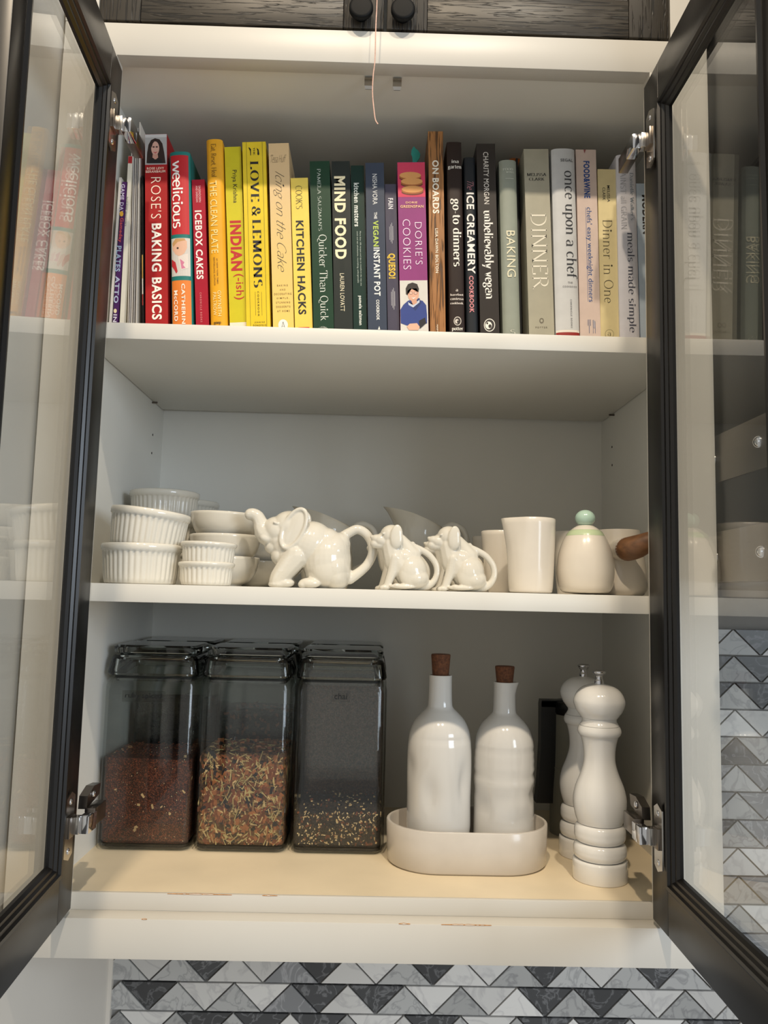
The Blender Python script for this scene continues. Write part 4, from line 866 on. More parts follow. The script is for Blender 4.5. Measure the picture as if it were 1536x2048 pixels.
# open back of the elephant: dark disc paints the shade of a pouring hole on the trunk tip
q = P(62, 252); t = lathe('pour_hole', [(0.0, 0), (0.0052, 0.0), (0.0052, 0.0004), (0.0, 0.0004)], mat('pour_hole_shade', (90, 86, 78), 0.5), o, 20); t.rotation_euler = (0, -PI/2, 0); t.location = (q.x+0.0103-0.0103, q.y, q.z)

# the dog creamers
def dog_mesh():
    global P, U, bm
    P, U = frame(720, 960, 4.518, 0.105); bm = Blob()
    ball(800, 515, 0, 104, 98, 98); ball(715, 560, 0, 80, 72, 60, 15); ball(680, 548, 0, 66, 58, 44, 10); ball(652, 590, 0, 44, 50, 38, 10); ball(626, 526, 0, 20, 26, 17); ball(700, 600, 0, 60, 54, 36, -10)
    link_chain([(805, 590, 0, 100), (820, 660, 0, 104), (850, 740, 0, 116), (900, 800, 0, 126)])
    link_chain([(880, 560, 0, 60), (930, 620, 0, 70), (980, 700, 0, 90)])
    ball(975, 840, 0, 146, 158, 164); ball(1005, 900, 0, 136, 156, 105); ball(870, 760, 0, 104, 112, 130, -15); ball(930, 740, 0, 110, 115, 120, -25)
    ball(992, 588, 0, 20, 26, 20); ball(965, 600, 0, 30, 40, 24)
    for s in (-1, 1):
        link_chain([(836, 720, s*66, 56), (815, 820, s*68, 48), (788, 900, s*68, 40), (765, 960, s*68, 34)]); ball(745, 982, s*68, 52, 38, 24); ball(715, 988, s*68, 22, 34, 18)
        ball(975, 870, s*92, 112, 62, 112); ball(900, 975, s*100, 120, 40, 24); ball(850, 970, s*100, 40, 40, 26)
        ball(842, 530, s*100, 56, 24, 108, 4); ball(848, 560, s*104, 50, 22, 72, 4)
        ball(722, 500, s*76, 13, 9, 9)
    link_chain([(985, 610, 0, 32), (1060, 640, 0, 30), (1140, 690, 0, 30), (1200, 770, 0, 30), (1214, 850, 0, 30), (1190, 920, 0, 31), (1130, 968, 0, 34), (1050, 975, 0, 36)])
    me = fuse(bm, 0.0011, 3)
    for v in me.vertices:
        if v.co.z < S2: v.co.z = S2
    me.materials.append(CERAMIC); return me
DOG = dog_mesh()
dg = 'white dog-shaped creamers'
p1 = at(720+612/4.518, 1100, 0.105).x; p0 = at(720+95/4.518, 1100, 0.105).x
put('dog_creamer', DOG, (0, 0, 0), 'white ceramic sitting dog creamer, front right one with its whole snout showing', 'creamer', dg)
put('dog_creamer', DOG, (p0-p1, 0, 0), 'white ceramic sitting dog creamer touching the elephant handle with its nose', 'creamer', dg)
put('dog_creamer', DOG, (0.002, 0.118, 0), 'white dog creamer hidden right behind the front right dog', 'creamer', dg, None)
put('dog_creamer', DOG, (p0-p1-0.006, 0.118, 0), 'white dog creamer hidden behind the dog next to the elephant', 'creamer', dg, None)

# tall pitchers at the back
GREYC = CERAMIC
def pitcher(xl, xr, ytip, Y, label):
    c = at((xl+xr)/2, 1100, Y); R = px_w(xl, xr, 1050, Y)/2; H = at(xl, ytip, Y).z-S2
    e = empty('pitcher', (c.x, Y, S2), label, 'pitcher', 'tall white pitchers at the back')
    prof = smooth_prof([(R*0.80, 0.0), (R*0.86, 0.004), (R*1.04, H*0.22), (R*1.0, H*0.5), (R*0.92, H*0.72), (R*0.98, H*0.90), (R*1.04, H)], 5)
    prof = [(0, 0.0)]+prof+[(p[0]-0.0035, p[1]) for p in reversed(prof) if p[1] > 0.006]+[(0, 0.006)]
    bm_ = lathe_bm(prof, 64); bmesh.ops.recalc_face_normals(bm_, faces=bm_.faces)
    for v in bm_.verts:
        k = max(0, (v.co.z/H-0.55)/0.45); a = -v.co.x/(R*1.05)
        v.co.z -= k*k*H*0.26*(1-a)/2; 
        if a > 0.2: v.co.x -= k*k*R*0.42*((a-0.2)/0.8)**2; v.co.y *= 1-0.30*k*k*((a-0.2)/0.8)
    from_bm('body', bm_, CERAMIC, e, True, math.radians(60))
    hx = R*0.95
    tube('handle', [(hx*0.9, 0, H*0.70), (hx+R*0.35, 0, H*0.80), (hx+R*0.85, 0, H*0.74), (hx+R*1.0, 0, H*0.55), (hx+R*0.75, 0, H*0.34), (hx*0.95, 0, H*0.22)], [0.006, 0.0058, 0.0055, 0.0055, 0.0055, 0.0065], CERAMIC, e, 14, 5)
    return e
pitcher(604, 704, 1013, 0.33, 'tall white pitcher standing behind the elephant')
pitcher(787, 886, 1014, 0.35, 'tall white pitcher with slanted rim standing behind the two dogs')

# plain cups and the lipped creamer at the right
def cup(name, xl, xr, ytop, Y, label, cat, m=CREAM, taper=0.74, lip=0.0, group=None, foot=0.0):
    c = at((xl+xr)/2, 1100, Y); R = px_w(xl, xr, ytop+20, Y)/2; H = at((xl+xr)/2, ytop, Y).z-S2
    q = [(R*taper*0.80, 0.0), (R*taper*0.93, 0.0016), (R*taper, 0.006), (R*(taper+(1-taper)*0.42), H*0.30), (R*(taper+(1-taper)*0.72), H*0.62), (R, H-0.001)]
    prof = [(0, 0)]+smooth_prof(q, 4)+[(R-0.0012, H), (R-0.0034, H-0.001)]+[(p[0]-0.0038, p[1]) for p in reversed(smooth_prof(q, 4)) if 0.006 < p[1] < H-0.002]+[(0, 0.006)]
    bm_ = lathe_bm(prof, 64); bmesh.ops.recalc_face_normals(bm_, faces=bm_.faces)
    if lip:
        for v in bm_.verts:
            k = max(0, (v.co.z/H-0.42)/0.58); a = max(0, (-v.co.x/R-0.35)/0.65)
            v.co.x -= lip*R*k**1.6*a**2; v.co.y *= 1-0.35*k**1.4*a
    o = from_bm(name, bm_, m, None, True, math.radians(60)); o.location = (c.x, Y, S2); tag(o, label, cat, group); return o
cup('creamer_jug', 1013, 1110, 1038, 0.105, 'tall cream stoneware jug with a pinched pouring lip', 'jug', taper=0.88, lip=0.24)
cup('cup', 962, 1040, 1063, 0.215, 'tapered cream cup behind the lipped jug', 'cup', taper=0.62)
cup('cup', 944, 1004, 1074, 0.33, 'grey-shaded cup at the very back left of the lipped jug', 'cup', taper=0.66)
cup('cup', 1108, 1176, 1064, 0.26, 'small cream cup behind the mint-lidded sugar jar', 'cup', taper=0.8)

# sugar jar with mint lid
SJY = 0.112; c = at(1170.5, 1100, SJY); us = (at(1270, 1100, SJY).x-at(1170, 1100, SJY).x)/100/3.84
zz = lambda y: at(1170, 980+y/3.84, SJY).z-S2
sj = empty('sugar_jar', (c.x, SJY, S2), 'egg-shaped white sugar jar with mint green lid band and ball knob', 'jar')
def pr(*q): return smooth_prof([(r*us, max(0.0, zz(y))) for r, y in q], 5)
body = pr((150, 792), (178, 780), (200, 740), (214, 660), (214, 590), (203, 500), (176, 410), (150, 357))
lathe('body', [(0, 0)]+body+[(body[-1][0]-0.003, body[-1][1]), (0, body[-1][1]-0.0005)], CREAM, sj)
MINT = mat('mint_green_glaze', (184, 214, 198), 0.15, var=0.03, coat=0.5); MINT2 = mat('pale_lime_glaze', (196, 212, 172), 0.2, var=0.03, coat=0.4)
lid = lathe('lid', [(0, zz(312))]+[(112*us, zz(312))]+pr((112, 312), (88, 292), (60, 276), (40, 272))+[(0, zz(271))], CREAM, sj)
lathe('mint_band', [(0, zz(356))]+[(147*us, zz(356))]+pr((147, 356), (136, 335), (122, 318), (112, 311))+[(0, zz(311))], MINT2, lid)
bm = Blob(); lowpoly_sphere(bm, (0, 0, zz(218)), (76*us, 76*us, 66*us), None, 36, 20); me = bpy.data.meshes.new('knob'); me.from_pydata(bm.v, [], bm.f); link('knob', me, MINT, lid, True)
# little pot with wooden handle
PY = 0.178; c = at(1236, 1100, PY); up_ = (at(1336, 1100, PY).x-at(1236, 1100, PY).x)/100/3.84
zp = lambda y: at(1236, 980+y/3.84, PY).z-S2
pot = empty('handled_pot', (c.x, PY, S2), 'cream ceramic pot with a turned wooden side handle', 'pot')
q = [(165*up_, 0.0), (190*up_, 0.003), (212*up_, 0.012), (208*up_, zp(640)), (190*up_, zp(500)), (170*up_, zp(390)), (162*up_, zp(312))]
sp_ = smooth_prof(q, 5); lathe('body', [(0, 0)]+sp_+[(sp_[-1][0]-0.003, sp_[-1][1]), (sp_[-1][0]-0.004, sp_[-1][1]-0.004)]+[(a-0.004, b_) for a, b_ in reversed(sp_) if 0.008 < b_ < sp_[-1][1]-0.006]+[(0, 0.007)], CREAM, pot)
hp = lambda x, y, Y: at(940+x/3.84, 980+y/3.84, Y)-Vector((c.x, PY, S2))
a_, b_ = hp(1128, 462, 0.152), hp(1212, 454, 0.112)
tube('handle_socket', [a_, a_.lerp(b_, 0.5), b_], [0.0150, 0.0172, 0.0182], CREAM, pot, 28, 3)
WOODH = mat('turned_walnut', (122, 84, 54), 0.45, var=0.35, scale=18, stretch=(1, 6, 6), bump=0.2)
d_ = (b_-a_).normalized()
tube('wooden_handle', [b_-d_*0.004, b_+d_*0.002, b_+Vector((0.012, -0.012, 0.004)), b_+Vector((0.026, -0.022, 0.012)), b_+Vector((0.036, -0.028, 0.016))], [0.0172, 0.0178, 0.0172, 0.0135, 0.0110], WOODH, pot, 24, 5)

# ================================================================ bottom shelf
# square glass jars
JW, JD, JY = 0.1455, 0.1360, 0.1955
JH, LZ = at(478, 1357, JY).z, at(478, 1350, JY).z
def rr(w, d, r, z): return [(p[0], p[1], z) for p in rounded(w, d, r, 6)]
def make_jar(xc, yc, label, group, lid_h=0.046):
    e = empty('glass_jar', (xc, yc, 0.0004), label, 'jar', group)
    t = 0.0045; base = 0.010; Rr = 0.016
    loft('jar_body', [rr(JW-0.016, JD-0.016, Rr, 0.0), rr(JW-0.003, JD-0.003, Rr, 0.006), rr(JW, JD, Rr, 0.014), rr(JW, JD, Rr, JH-0.016), rr(JW-0.006, JD-0.006, Rr, JH-0.004), rr(JW-0.014, JD-0.014, Rr, JH),
                      rr(JW-0.022, JD-0.022, Rr*0.8, JH), rr(JW-0.016, JD-0.016, Rr*0.8, JH-0.010), rr(JW-2*t, JD-2*t, Rr*0.75, JH-0.022), rr(JW-2*t, JD-2*t, Rr*0.75, base+0.004), rr(JW-0.018, JD-0.018, Rr*0.7, base)], JAR_GLASS, e, True, True, 30)
    loft('jar_base', [rr(JW-0.024, JD-0.024, Rr*0.7, 0.0008), rr(JW-0.010, JD-0.010, Rr*0.8, 0.0058), rr(JW-0.010, JD-0.010, Rr*0.8, 0.0092)], LID_GLASS, e, True, True, 30)
    z = JH+0.001
    ld = loft('lid', [rr(JW-0.024, JD-0.024, Rr*0.8, z-0.010), rr(JW-0.023, JD-0.023, Rr*0.8, z), rr(JW-0.005, JD-0.005, Rr, z), rr(JW-0.002, JD-0.002, Rr, z+0.003), rr(JW-0.003, JD-0.003, Rr, z+0.008), rr(JW-0.010, JD-0.010, Rr, z+0.026), rr(JW-0.016, JD-0.016, Rr, z+0.030), rr(JW-0.030, JD-0.030, Rr*0.8, z+0.0305),
                       rr(JW-0.034, JD-0.034, Rr*0.7, z+0.0245), rr(JW-0.026, JD-0.026, Rr*0.7, z+0.022), rr(JW-0.022, JD-0.022, Rr*0.7, z+0.006), rr(JW-0.030, JD-0.030, Rr*0.7, z-0.010)], LID_GLASS, e, False, False, 30)
    for sgn in (1,):
        bmj = ld.data; bm_l = bmesh.new(); bm_l.from_mesh(bmj); n_ = len(rounded(1, 1, 0.1, 6)); bm_l.verts.ensure_lookup_table()
        for k_ in range(n_): bm_l.faces.new((bm_l.verts[11*n_+k_], bm_l.verts[11*n_+(k_+1) % n_], bm_l.verts[(k_+1) % n_], bm_l.verts[k_]))
        bmesh.ops.recalc_face_normals(bm_l, faces=bm_l.faces); bm_l.to_mesh(bmj); bm_l.free()
        for p_ in bmj.polygons: p_.use_smooth = True
        bmj.set_sharp_from_angle(angle=math.radians(30))
    loft('lid_grip', [rr(JW-0.030, JD-0.030, Rr*0.8, z+0.0310), rr(JW-0.016, JD-0.016, Rr*0.9, z+0.034), rr(JW-0.014, JD-0.014, Rr*0.9, z+lid_h-0.003), rr(JW-0.022, JD-0.022, Rr*0.8, z+lid_h)], LID_GLASS, ld, True, True, 30)
    loft('lid_gasket', [rr(JW-0.0215, JD-0.0215, Rr*0.8, z-0.006), rr(JW-0.0205, JD-0.0205, Rr*0.8, z-0.004), rr(JW-0.0215, JD-0.0215, Rr*0.8, z-0.002)], mat('dark_rubber_gasket', (22, 22, 22), 0.6), ld, False, False)
    return e
xs = [at((a+b_)/2, 1690, JY).x for a, b_ in ((188, 380), (382, 574), (578, 768))]
xs[0] = max(xs[0], -HW+JW/2+0.003)
xs[1] = max(xs[1], xs[0]+JW+0.0022); xs[2] = max(xs[2], xs[1]+JW+0.0022)
front_y, back_y = JY+JD/2, JY+JD*1.5+0.004
JG = 'square glass tea jars'
jl = ('front left square glass jar of fine red-brown tea, labelled ruby spiced', 'front middle square glass jar of chunky woody herbal tea', 'front right square glass jar a third full of dark chai')
jb = ('square glass jar in the back row behind the ruby spiced jar', 'square glass jar in the back row behind the middle jar', 'square glass jar in the back row behind the chai jar')
for k in range(3):
    make_jar(xs[k], front_y, jl[k], JG); make_jar(xs[k]+0.002, back_y, jb[k], JG)
def tea_mat(name, cols, scale, rough=0.8):
    m = bpy.data.materials.new(name); m.use_nodes = True; nt = m.node_tree; b_ = nt.nodes['Principled BSDF']; tc = nt.nodes.new('ShaderNodeTexCoord')
    vo = nt.nodes.new('ShaderNodeTexVoronoi'); vo.inputs['Scale'].default_value = scale; nt.links.new(tc.outputs['Object'], vo.inputs['Vector'])
    rp = nt.nodes.new('ShaderNodeValToRGB'); rp.color_ramp.interpolation = 'CONSTANT'; e = rp.color_ramp.elements
    sx = nt.nodes.new('ShaderNodeSeparateColor'); nt.links.new(vo.outputs['Color'], sx.inputs[0]); nt.links.new(sx.outputs[0], rp.inputs[0])
    tot = sum(w for w, _ in cols); acc = 0
    for i, (w, c_) in enumerate(cols):
        k = e[i] if i < 2 else e.new(acc/tot)
        k.position = acc/tot; k.color = lin(c_)+(1,); acc += w
    nt.links.new(rp.outputs[0], b_.inputs['Base Color']); b_.inputs['Roughness'].default_value = rough
    bp = nt.nodes.new('ShaderNodeBump'); bp.inputs['Strength'].default_value = 0.9; bp.inputs['Distance'].default_value = 0.002; nt.links.new(vo.outputs['Distance'], bp.inputs['Height']); nt.links.new(bp.outputs[0], b_.inputs['Normal'])
    MATS[name] = m; return m
def tea(xc, yc, h, m, chips, label, hump=0.004, seed=1):
    """filling: rounded block with an uneven top, plus loose bits pressed against the glass and on top; one object"""
    rnd = random.Random(seed); w, d = JW-0.0112, JD-0.0112; z0 = 0.0112
    bm_ = bmesh.new(); pts = rounded(w, d, 0.0105, 6); n = len(pts); L_ = []
    for z in (z0, z0+0.004): L_.append([bm_.verts.new((p[0]*(0.975 if z == z0 else 1), p[1]*(0.975 if z == z0 else 1), z)) for p in pts])
    hz_ = [h+hump*(math.sin(7*p[0]/w+seed)+0.6*math.sin(11*p[0]/w+2*seed))*0.6 for p in pts]
    L_.append([bm_.verts.new((p[0], p[1], hz_[i])) for i, p in enumerate(pts)])
    for s_ in (0.75, 0.5, 0.25): L_.append([bm_.verts.new((p[0]*s_, p[1]*s_, h+(hz_[i]-h)*s_+hump*(1-s_)+rnd.uniform(-1, 1)*0.0012)) for i, p in enumerate(pts)])
    for a, b2 in zip(L_, L_[1:]):
        for k in range(n): bm_.faces.new((a[k], a[(k+1) % n], b2[(k+1) % n], b2[k]))
    bm_.faces.new(L_[-1]); bm_.faces.new(list(reversed(L_[0])))
    bmesh.ops.recalc_face_normals(bm_, faces=bm_.faces)
    nm = [m]
    for (count, size, cm, flat_) in chips:
        mi = len(nm); nm.append(cm)
        for _ in range(count):
            lx, ly, lz = (rnd.uniform(0.6, 1.4)*s2 for s2 in size); face = rnd.random()
            if face < 0.70: px_, py_, pz_ = rnd.uniform(-w/2+0.006, w/2-0.006), -d/2+0.0004, rnd.uniform(z0+0.004, h)
            elif face < 0.82: px_, py_, pz_ = rnd.choice((-1, 1))*(w/2-0.0002), rnd.uniform(-d/2+0.006, d/2-0.006), rnd.uniform(z0+0.004, h)
            else: px_, py_, pz_ = rnd.uniform(-w/2+0.008, w/2-0.008), rnd.uniform(-d/2+0.008, d/2-0.008), h+hump*0.5+rnd.uniform(0, 0.003)
            if face < 0.70: R_ = Matrix.Rotation(rnd.uniform(-0.25, 0.25), 3, 'Z') @ Matrix.Rotation(rnd.uniform(0, PI), 3, 'Y')
            elif face < 0.82: R_ = Matrix.Rotation(PI/2, 3, 'Z') @ Matrix.Rotation(rnd.uniform(0, PI), 3, 'Y')
            else: R_ = Matrix.Rotation(rnd.uniform(0, PI), 3, 'Z') @ Matrix.Rotation(rnd.uniform(-0.5, 0.5), 3, 'X')
            j = [rnd.uniform(0.6, 1.0) for _ in range(8)]
            vs = []
            for q_, (a, b2, c2) in enumerate(((-1, -1, -1), (1, -1, -1), (1, 1, -1), (-1, 1, -1), (-1, -1, 1), (1, -1, 1), (1, 1, 1), (-1, 1, 1))):
                v = R_ @ Vector((a*lx/2*j[q_], b2*min(ly, 0.0016)/2, c2*lz/2*j[-q_]))
                vx, vy, vz = px_+v.x, py_+v.y, pz_+v.z
                vx = max(-w/2-0.0006, min(w/2+0.0006, vx)); vy = max(-d/2-0.0006, min(d/2+0.0006, vy)); vz = max(z0, vz)
                vs.append(bm_.verts.new((vx, vy, vz)))
            for f_ in ((0, 1, 2, 3), (4, 7, 6, 5), (0, 4, 5, 1), (1, 5, 6, 2), (2, 6, 7, 3), (3, 7, 4, 0)):
                fc = bm_.faces.new([vs[i] for i in f_]); fc.material_index = mi
    me = bpy.data.meshes.new('loose_tea'); bm_.normal_update(); bm_.to_mesh(me); bm_.free()
    for q_ in nm: me.materials.append(q_)
    o = bpy.data.objects.new('loose_tea', me); COL.objects.link(o); o.location = (xc, yc, 0.0); return tag(o, label, 'tea', None, 'stuff')
RED_T = tea_mat('fine_red_brown_tea', [(4, (74, 34, 20)), (3, (54, 24, 15)), (2, (98, 48, 28)), (1, (38, 18, 12)), (0.7, (122, 66, 38))], 620)
HERB = tea_mat('woody_herbal_tea', [(3, (92, 62, 36)), (2, (62, 40, 24)), (2, (120, 88, 52)), (1.4, (140, 82, 48)), (1, (34, 24, 20))], 230)
CHAI = tea_mat('dark_chai', [(5, (34, 28, 24)), (3, (48, 40, 32)), (2, (24, 20, 20)), (1, (88, 66, 42))], 520)
DARK_T = tea_mat('black_leaf_tea', [(5, (18, 15, 14)), (2, (30, 24, 20)), (1, (44, 32, 24))], 400); BROWN_T = tea_mat('brown_rooibos', [(4, (112, 78, 62)), (2, (92, 62, 50)), (2, (132, 94, 76))], 480)
C_T = mat('tan_chip', (200, 168, 120), 0.7, var=0.25, scale=90); C_G = mat('straw_stick', (176, 156, 104), 0.7, var=0.3, scale=120); C_O = mat('orange_peel_chip', (150, 92, 54), 0.65, var=0.35, scale=110); C_B = mat('brown_bark_chip', (112, 60, 34), 0.7, var=0.35, scale=110); C_P = mat('pale_flake', (220, 196, 150), 0.7, var=0.15); C_K = mat('dark_berry_chip', (30, 22, 24), 0.4, var=0.2); C_R = mat('rust_grain', (132, 66, 36), 0.7, var=0.3)
hh = lambda y: at(478, y, JY).z
tea(xs[0], front_y, hh(1523), RED_T, [(1800, (0.0024, 0.0012, 0.0009), C_R, 1), (70, (0.0017, 0.0012, 0.0010), C_P, 1), (12, (0.006, 0.0015, 0.004), C_T, 1)], 'fine red-brown ruby spiced tea filling the front left jar halfway', 0.004, 3)
tea(xs[1], front_y, hh(1512), HERB, [(330, (0.017, 0.0016, 0.0016), C_G, 1), (130, (0.0095, 0.0016, 0.0075), C_O, 1), (190, (0.010, 0.0016, 0.007), C_B, 1), (160, (0.010, 0.0016, 0.0022), C_T, 1), (45, (0.012, 0.0016, 0.009), C_K, 1)], 'chunky herbal tea of bark chips and straw-coloured sticks in the front middle jar', 0.005, 5)
tea(xs[2], front_y, hh(1622), CHAI, [(150, (0.0036, 0.0014, 0.0016), C_P, 1), (110, (0.0044, 0.0014, 0.0024), C_T, 1), (90, (0.005, 0.0014, 0.0034), C_B, 1), (320, (0.004, 0.0014, 0.003), C_K, 1)], 'dark chai tea with pale flakes low in the front right jar', 0.004, 8)
tea(xs[0]+0.002, back_y, 0.205, DARK_T, [(120, (0.004, 0.0014, 0.002), C_K, 1)], 'almost black leaf tea filling the back left jar', 0.003, 2)
tea(xs[1]+0.002, back_y, 0.190, DARK_T, [(160, (0.008, 0.0014, 0.006), C_B, 1)], 'dark tea with bark chips filling the back middle jar', 0.003, 4)
tea(xs[2]+0.002, back_y, 0.240, BROWN_T, [(160, (0.004, 0.0014, 0.002), C_B, 1)], 'brown rooibos filling the back right jar almost to the lid', 0.002, 6)
# stuck-on clear tape labels
TAPE = glass_mat('clear_label_tape', (0.86, 0.86, 0.85), 1.45, 0.25)
def jar_label(text, xa, xb, ya, yb, k):
    Yf = JY-0.0003; a, b_ = at(xa-6, ya-5, Yf), at(xb+6, yb+5, Yf)
    jar = [o for o in bpy.data.objects if o.name.startswith('glass_jar') and o.parent is None and o.get('label') == jl[k]][0]
    def fix(o): o.parent = jar; o.matrix_parent_inverse = Matrix.Translation(-jar.location); return o
    s_ = fix(box('label_tape', a.x, b_.x, Yf-0.0003, Yf-0.0001, b_.z, a.z, TAPE))
    bm_ = sans_bm(text, 0.006, 1.0); xs_ = [v.co.x for v in bm_.verts]; ys_ = [v.co.y for v in bm_.verts]; p, q = at(xa, ya, Yf), at(xb, yb, Yf)
    for v in bm_.verts: v.co = Vector((p.x+(q.x-p.x)*(v.co.x-min(xs_))/(max(xs_)-min(xs_)), Yf-0.0005, q.z+(p.z-q.z)*(v.co.y-min(ys_))/(max(ys_)-min(ys_))))
    o = fix(from_bm('label_lettering', bm_, mat('black_print', (14, 14, 14), 0.6), None)); return o
jar_label('ruby spiced', 251, 323, 1385, 1400, 0); jar_label('chai', 669, 694, 1386, 1399, 2)

# oval tray with two corked bottles
TRL, TRR = on_level(771, 1712).x, on_level(1095, 1735).x
tcx = (at(772, 1690, 0.18).x+at(1095, 1690, 0.18).x)/2; TW = px_w(772, 1095, 1690, 0.18); TD = 0.150; tcy = on_level(930, 1754).y+TD/2; TZ = 0.060
def stadium(w, d, z, n=20):
    r = d/2; pts = []
    for k in range(n+1): a = -PI/2+PI*k/n; pts.append((w/2-r+r*math.cos(a), r*math.sin(a), z))
    for k in range(n+1): a = PI/2+PI*k/n; pts.append((-w/2+r+r*math.cos(a), r*math.sin(a), z))
    return pts
bm_tr = [stadium(TW-0.010, TD-0.010, 0.0), stadium(TW-0.004, TD-0.004, 0.003), stadium(TW-0.002, TD-0.002, TZ*0.5), stadium(TW, TD, TZ-0.0015), stadium(TW-0.002, TD-0.002, TZ), stadium(TW-0.009, TD-0.009, TZ), stadium(TW-0.011, TD-0.011, TZ-0.002), stadium(TW-0.014, TD-0.014, 0.010), stadium(TW-0.024, TD-0.024, 0.006)]
tray = loft('oval_tray', bm_tr, mat('greyish_cream_stoneware', (200, 192, 181), 0.25, var=0.03, scale=40, coat=0.2, bump=0.04, bscale=60), None, True, True, 50); tray.location = (tcx, tcy, 0.0004); tag(tray, 'oval cream ceramic tray holding two corked bottles', 'tray')
BOT = mat('white_pottery_glaze', (206, 203, 197), 0.11, var=0.02, scale=12, coat=0.4, bump=0.06, bscale=40)
CORK = mat('cork', (94, 56, 32), 0.85, var=0.45, scale=260, bump=0.6, bscale=500)
def bottle(cx_px, w_px, ytop, label, dents, cork_top, cork_w, spout=False):
    Yc = tcy+0.002; x = at(cx_px, 1550, Yc).x; R = px_w(cx_px-w_px/2, cx_px+w_px/2, 1560, Yc)/2; z0 = 0.0068
    H = at(cx_px, ytop, Yc).z-z0; N = R*0.365
    e = empty('corked_bottle', (x, Yc, z0), label, 'bottle', 'white corked bottles in the tray')
    prof = smooth_prof([(R*0.90, 0), (R*0.97, 0.003), (R*0.99, H*0.10), (R*0.98, H*0.3), (R, H*0.48), (R*0.985, H*0.60), (R*0.93, H*0.68), (R*0.78, H*0.745), (R*0.56, H*0.79), (R*0.42, H*0.815), (N*1.04, H*0.84), (N, H*0.90), (N*0.98, H*0.97), (N, H)], 5)
    prof = [(0, 0)]+prof+[(N-0.0015, H+0.0005), (N-0.004, H-0.001), (N-0.0045, H-0.02), (0, H-0.02)]
    def dent(r, z, a):
        t = z/H; k = 0
        for (ang, zc, da, dz, dep) in dents:
            d = (a-ang+PI) % (2*PI)-PI
            k += dep*math.exp(-(d/da)**2-((t-zc)/dz)**2)
        return r*(1-k) if t < 0.8 else r
    bm_ = lathe_bm(prof, 72, dent)
    if spout:
        for v in bm_.verts:
            t = max(0, (v.co.z/H-0.93)/0.07); a = max(0, (v.co.x/N-0.5)/0.5) if v.co.z > 0.8*H else 0; v.co.x += N*0.32*t*a*a
    bmesh.ops.recalc_face_normals(bm_, faces=bm_.faces); from_bm('body', bm_, BOT, e, True, math.radians(70))
    kz0, kz1 = H-0.012, at(cx_px, cork_top, Yc).z-z0; ct = px_w(0, cork_w, 1320, Yc)/2
    lathe('cork', [(0, kz0), (N-0.0052, kz0), (ct*0.84, H+0.001), (ct*0.985, kz1-0.002), (ct*0.96, kz1-0.0003), (ct*0.90, kz1), (0, kz1)], CORK, e, 32, None)
    return e
F = -PI/2
bottle(878, 129, 1350, 'taller white pottery bottle with big dents, corked, left in the tray', [(F-0.35, 0.36, 0.26, 0.09, 0.10), (F+0.80, 0.42, 0.24, 0.11, 0.13), (F, 0.135, 9, 0.007, 0.030), (F, 0.105, 9, 0.006, 0.018), (F+0.2, 0.655, 0.9, 0.014, 0.035), (F-1.2, 0.5, 0.3, 0.06, 0.06)], 1308, 40)
bottle(1008, 121, 1364, 'shorter white pottery bottle with ringed finger grooves and small spout, corked', [(F+0.3, z_, 2.2, 0.010, d_) for z_, d_ in ((0.385, 0.075), (0.43, 0.06), (0.475, 0.075), (0.525, 0.07), (0.57, 0.06), (0.612, 0.05))]+[(F-0.9, 0.30, 0.35, 0.05, 0.10), (F+0.4, 0.23, 0.5, 0.05, 0.07), (F+1.1, 0.36, 0.3, 0.05, 0.08), (F-0.2, 0.33, 0.4, 0.03, 0.05)], 1332, 40, True)

# pepper mills
MILL = mat('white_lacquered_wood', (230, 229, 226), 0.12, var=0.015, scale=14, coat=0.6)
mp_ = [(30, 265), (120, 290), (176, 335), (204, 395), (203, 440), (184, 490), (160, 525), (146, 545)]
mq_ = [(140, 547), (138, 570), (148, 590), (156, 606)]
mr_ = [(160, 608), (170, 630), (174, 655), (166, 680), (148, 704), (132, 770), (124, 850), (130, 920), (153, 1000), (192, 1100), (210, 1190), (207, 1270), (192, 1340), (176, 1386)]
def make_mill(c, H, label, R):
    e = empty('pepper_mill', (c.x, c.y, 0.0004), label, 'pepper mill', 'white pepper mills')
    k = R/217.0; zf = lambda y: H*(1825-y)/(1825-265)
    def sec(q, n=5): return smooth_prof([(r*k, zf(y)) for r, y in reversed(q)], n)
    lathe('base', [(0, 0), (R*0.985, 0), (R, 0.0012), (R*0.995, zf(1690)), (R*0.985, zf(1676)), (R*0.95, zf(1668)), (0, zf(1667))], MILL, e)
    for (y0, y1, rr_) in ((1664, 1536, 210), (1532, 1392, 202)):
        lathe('ring', [(0, zf(y0))]+sec([(rr_*0.86, y1), (rr_*0.95, y1+16), (rr_*0.995, y1+42), (rr_, (y0+y1)/2), (rr_*0.995, y0-42), (rr_*0.95, y0-16), (rr_*0.86, y0)], 4)+[(0, zf(y1))], MILL, e)
    lathe('shaft', [(0, zf(1390))]+sec(mr_)+[(0, zf(608))], MILL, e); lathe('collar', [(0, zf(608))]+sec(mq_)+[(0, zf(547))], MILL, e)
    hd = lathe('head', [(0, zf(546))]+sec(mp_)+[(0, zf(263))], MILL, e)
    kz = zf(263); lathe('chrome_knob', [(0, kz-0.001)]+smooth_prof([(0.0072, kz-0.001), (0.0070, kz+0.003), (0.0056, kz+0.006), (0.0056, kz+0.010), (0.0086, kz+0.0135), (0.0098, kz+0.0155), (0.0090, kz+0.0178), (0.0040, kz+0.0190)], 4)+[(0, kz+0.0192)], CHROME, hd, 32)
    return e
MR = px_w(1146, 1254, 1745, 0.117)/2
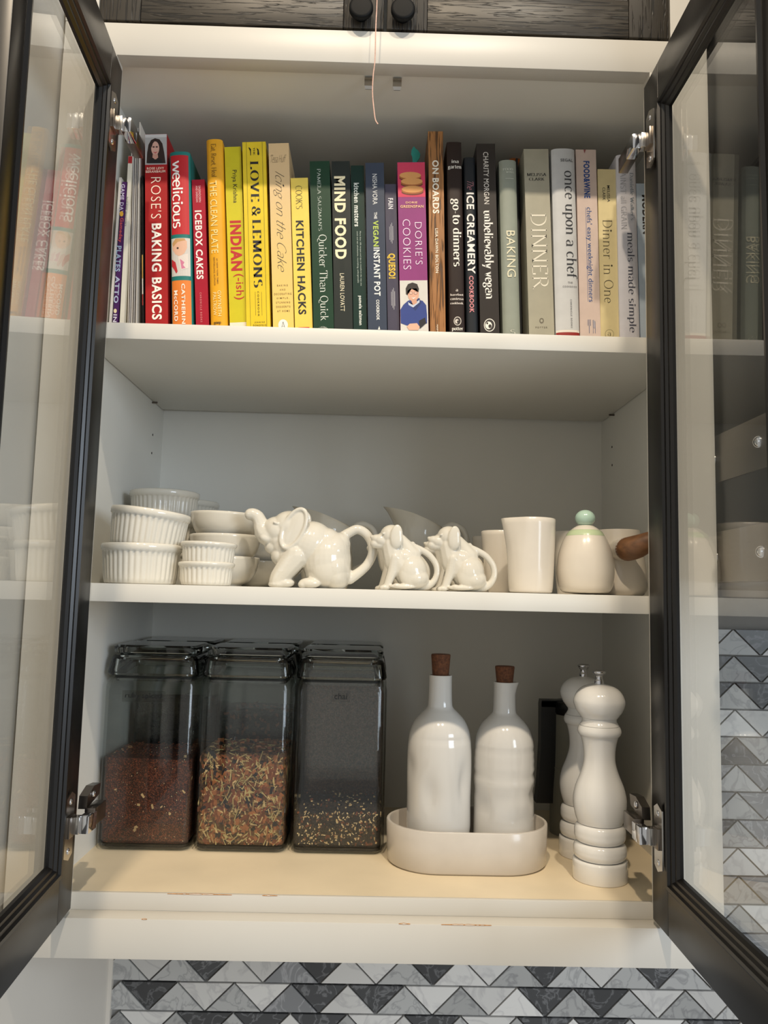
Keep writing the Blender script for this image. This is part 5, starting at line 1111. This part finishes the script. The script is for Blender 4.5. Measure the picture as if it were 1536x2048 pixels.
c1 = on_level(1200, 1776); c1 = Vector((at(1200, 1745, c1.y+MR).x, c1.y+MR, 0)); H1 = at(1199, 1367, c1.y).z
make_mill(c1, H1, 'white turned pepper mill standing nearest the front right corner', MR)
c2 = Vector((at(1168, 1690, c1.y+0.108).x, c1.y+0.108, 0)); make_mill(c2, H1, 'white turned pepper mill half hidden behind the front one', MR)

# canister standing behind the mills
CYc = 0.345; cc = at(1148, 1560, CYc); RCn = px_w(1102, 1190, 1560, CYc)/2; ztop = at(1140, 1428, CYc).z; zlid = at(1140, 1402, CYc).z
cn = empty('lidded_canister', (cc.x, CYc, 0.0004), 'grey-beige canister with black lid and thick black handle behind the pepper mills', 'canister')
CAN = mat('grey_beige_enamel', (132, 130, 118), 0.45, var=0.05); CBL = mat('black_plastic', (14, 14, 14), 0.4, var=0.1)
lathe('body', [(0, 0)]+smooth_prof([(RCn*1.06, 0.0), (RCn*1.09, 0.004), (RCn*1.06, ztop*0.35), (RCn*0.98, ztop*0.6), (RCn*0.94, ztop)], 4)+[(0, ztop)], CAN, cn)
lathe('seam_ring', [(RCn*1.0, ztop*0.545), (RCn*1.018, ztop*0.55), (RCn*1.0, ztop*0.555)], CAN, cn)
lathe('lid', [(0, ztop), (RCn*0.90, ztop), (RCn*0.97, ztop+0.004), (RCn*0.97, zlid-0.003), (RCn*0.90, zlid), (0, zlid)], CBL, cn)
hx0, hx1 = at(1079, 1500, CYc).x-cc.x, at(1106, 1500, CYc).x-cc.x
loft('handle', [[(x, y, z) for x, y in ((hx0+o0, -0.012), (hx1+o1, -0.012), (hx1+o1, 0.012), (hx0+o0, 0.012))] for z, o0, o1 in ((0.05, -0.008, -0.002), (ztop*0.4, -0.004, 0.0), (ztop*0.75, 0.0, 0.002), (zlid-0.006, 0.0, 0.004), (zlid, 0.001, 0.012))], CBL, cn)
loft('handle_bridge', [[(x, y, z) for x, y in ((hx0+0.001, -0.012), (-RCn*0.5, -0.012), (-RCn*0.5, 0.012), (hx0+0.001, 0.012))] for z in (zlid-0.010, zlid+0.0015)], CBL, cn)
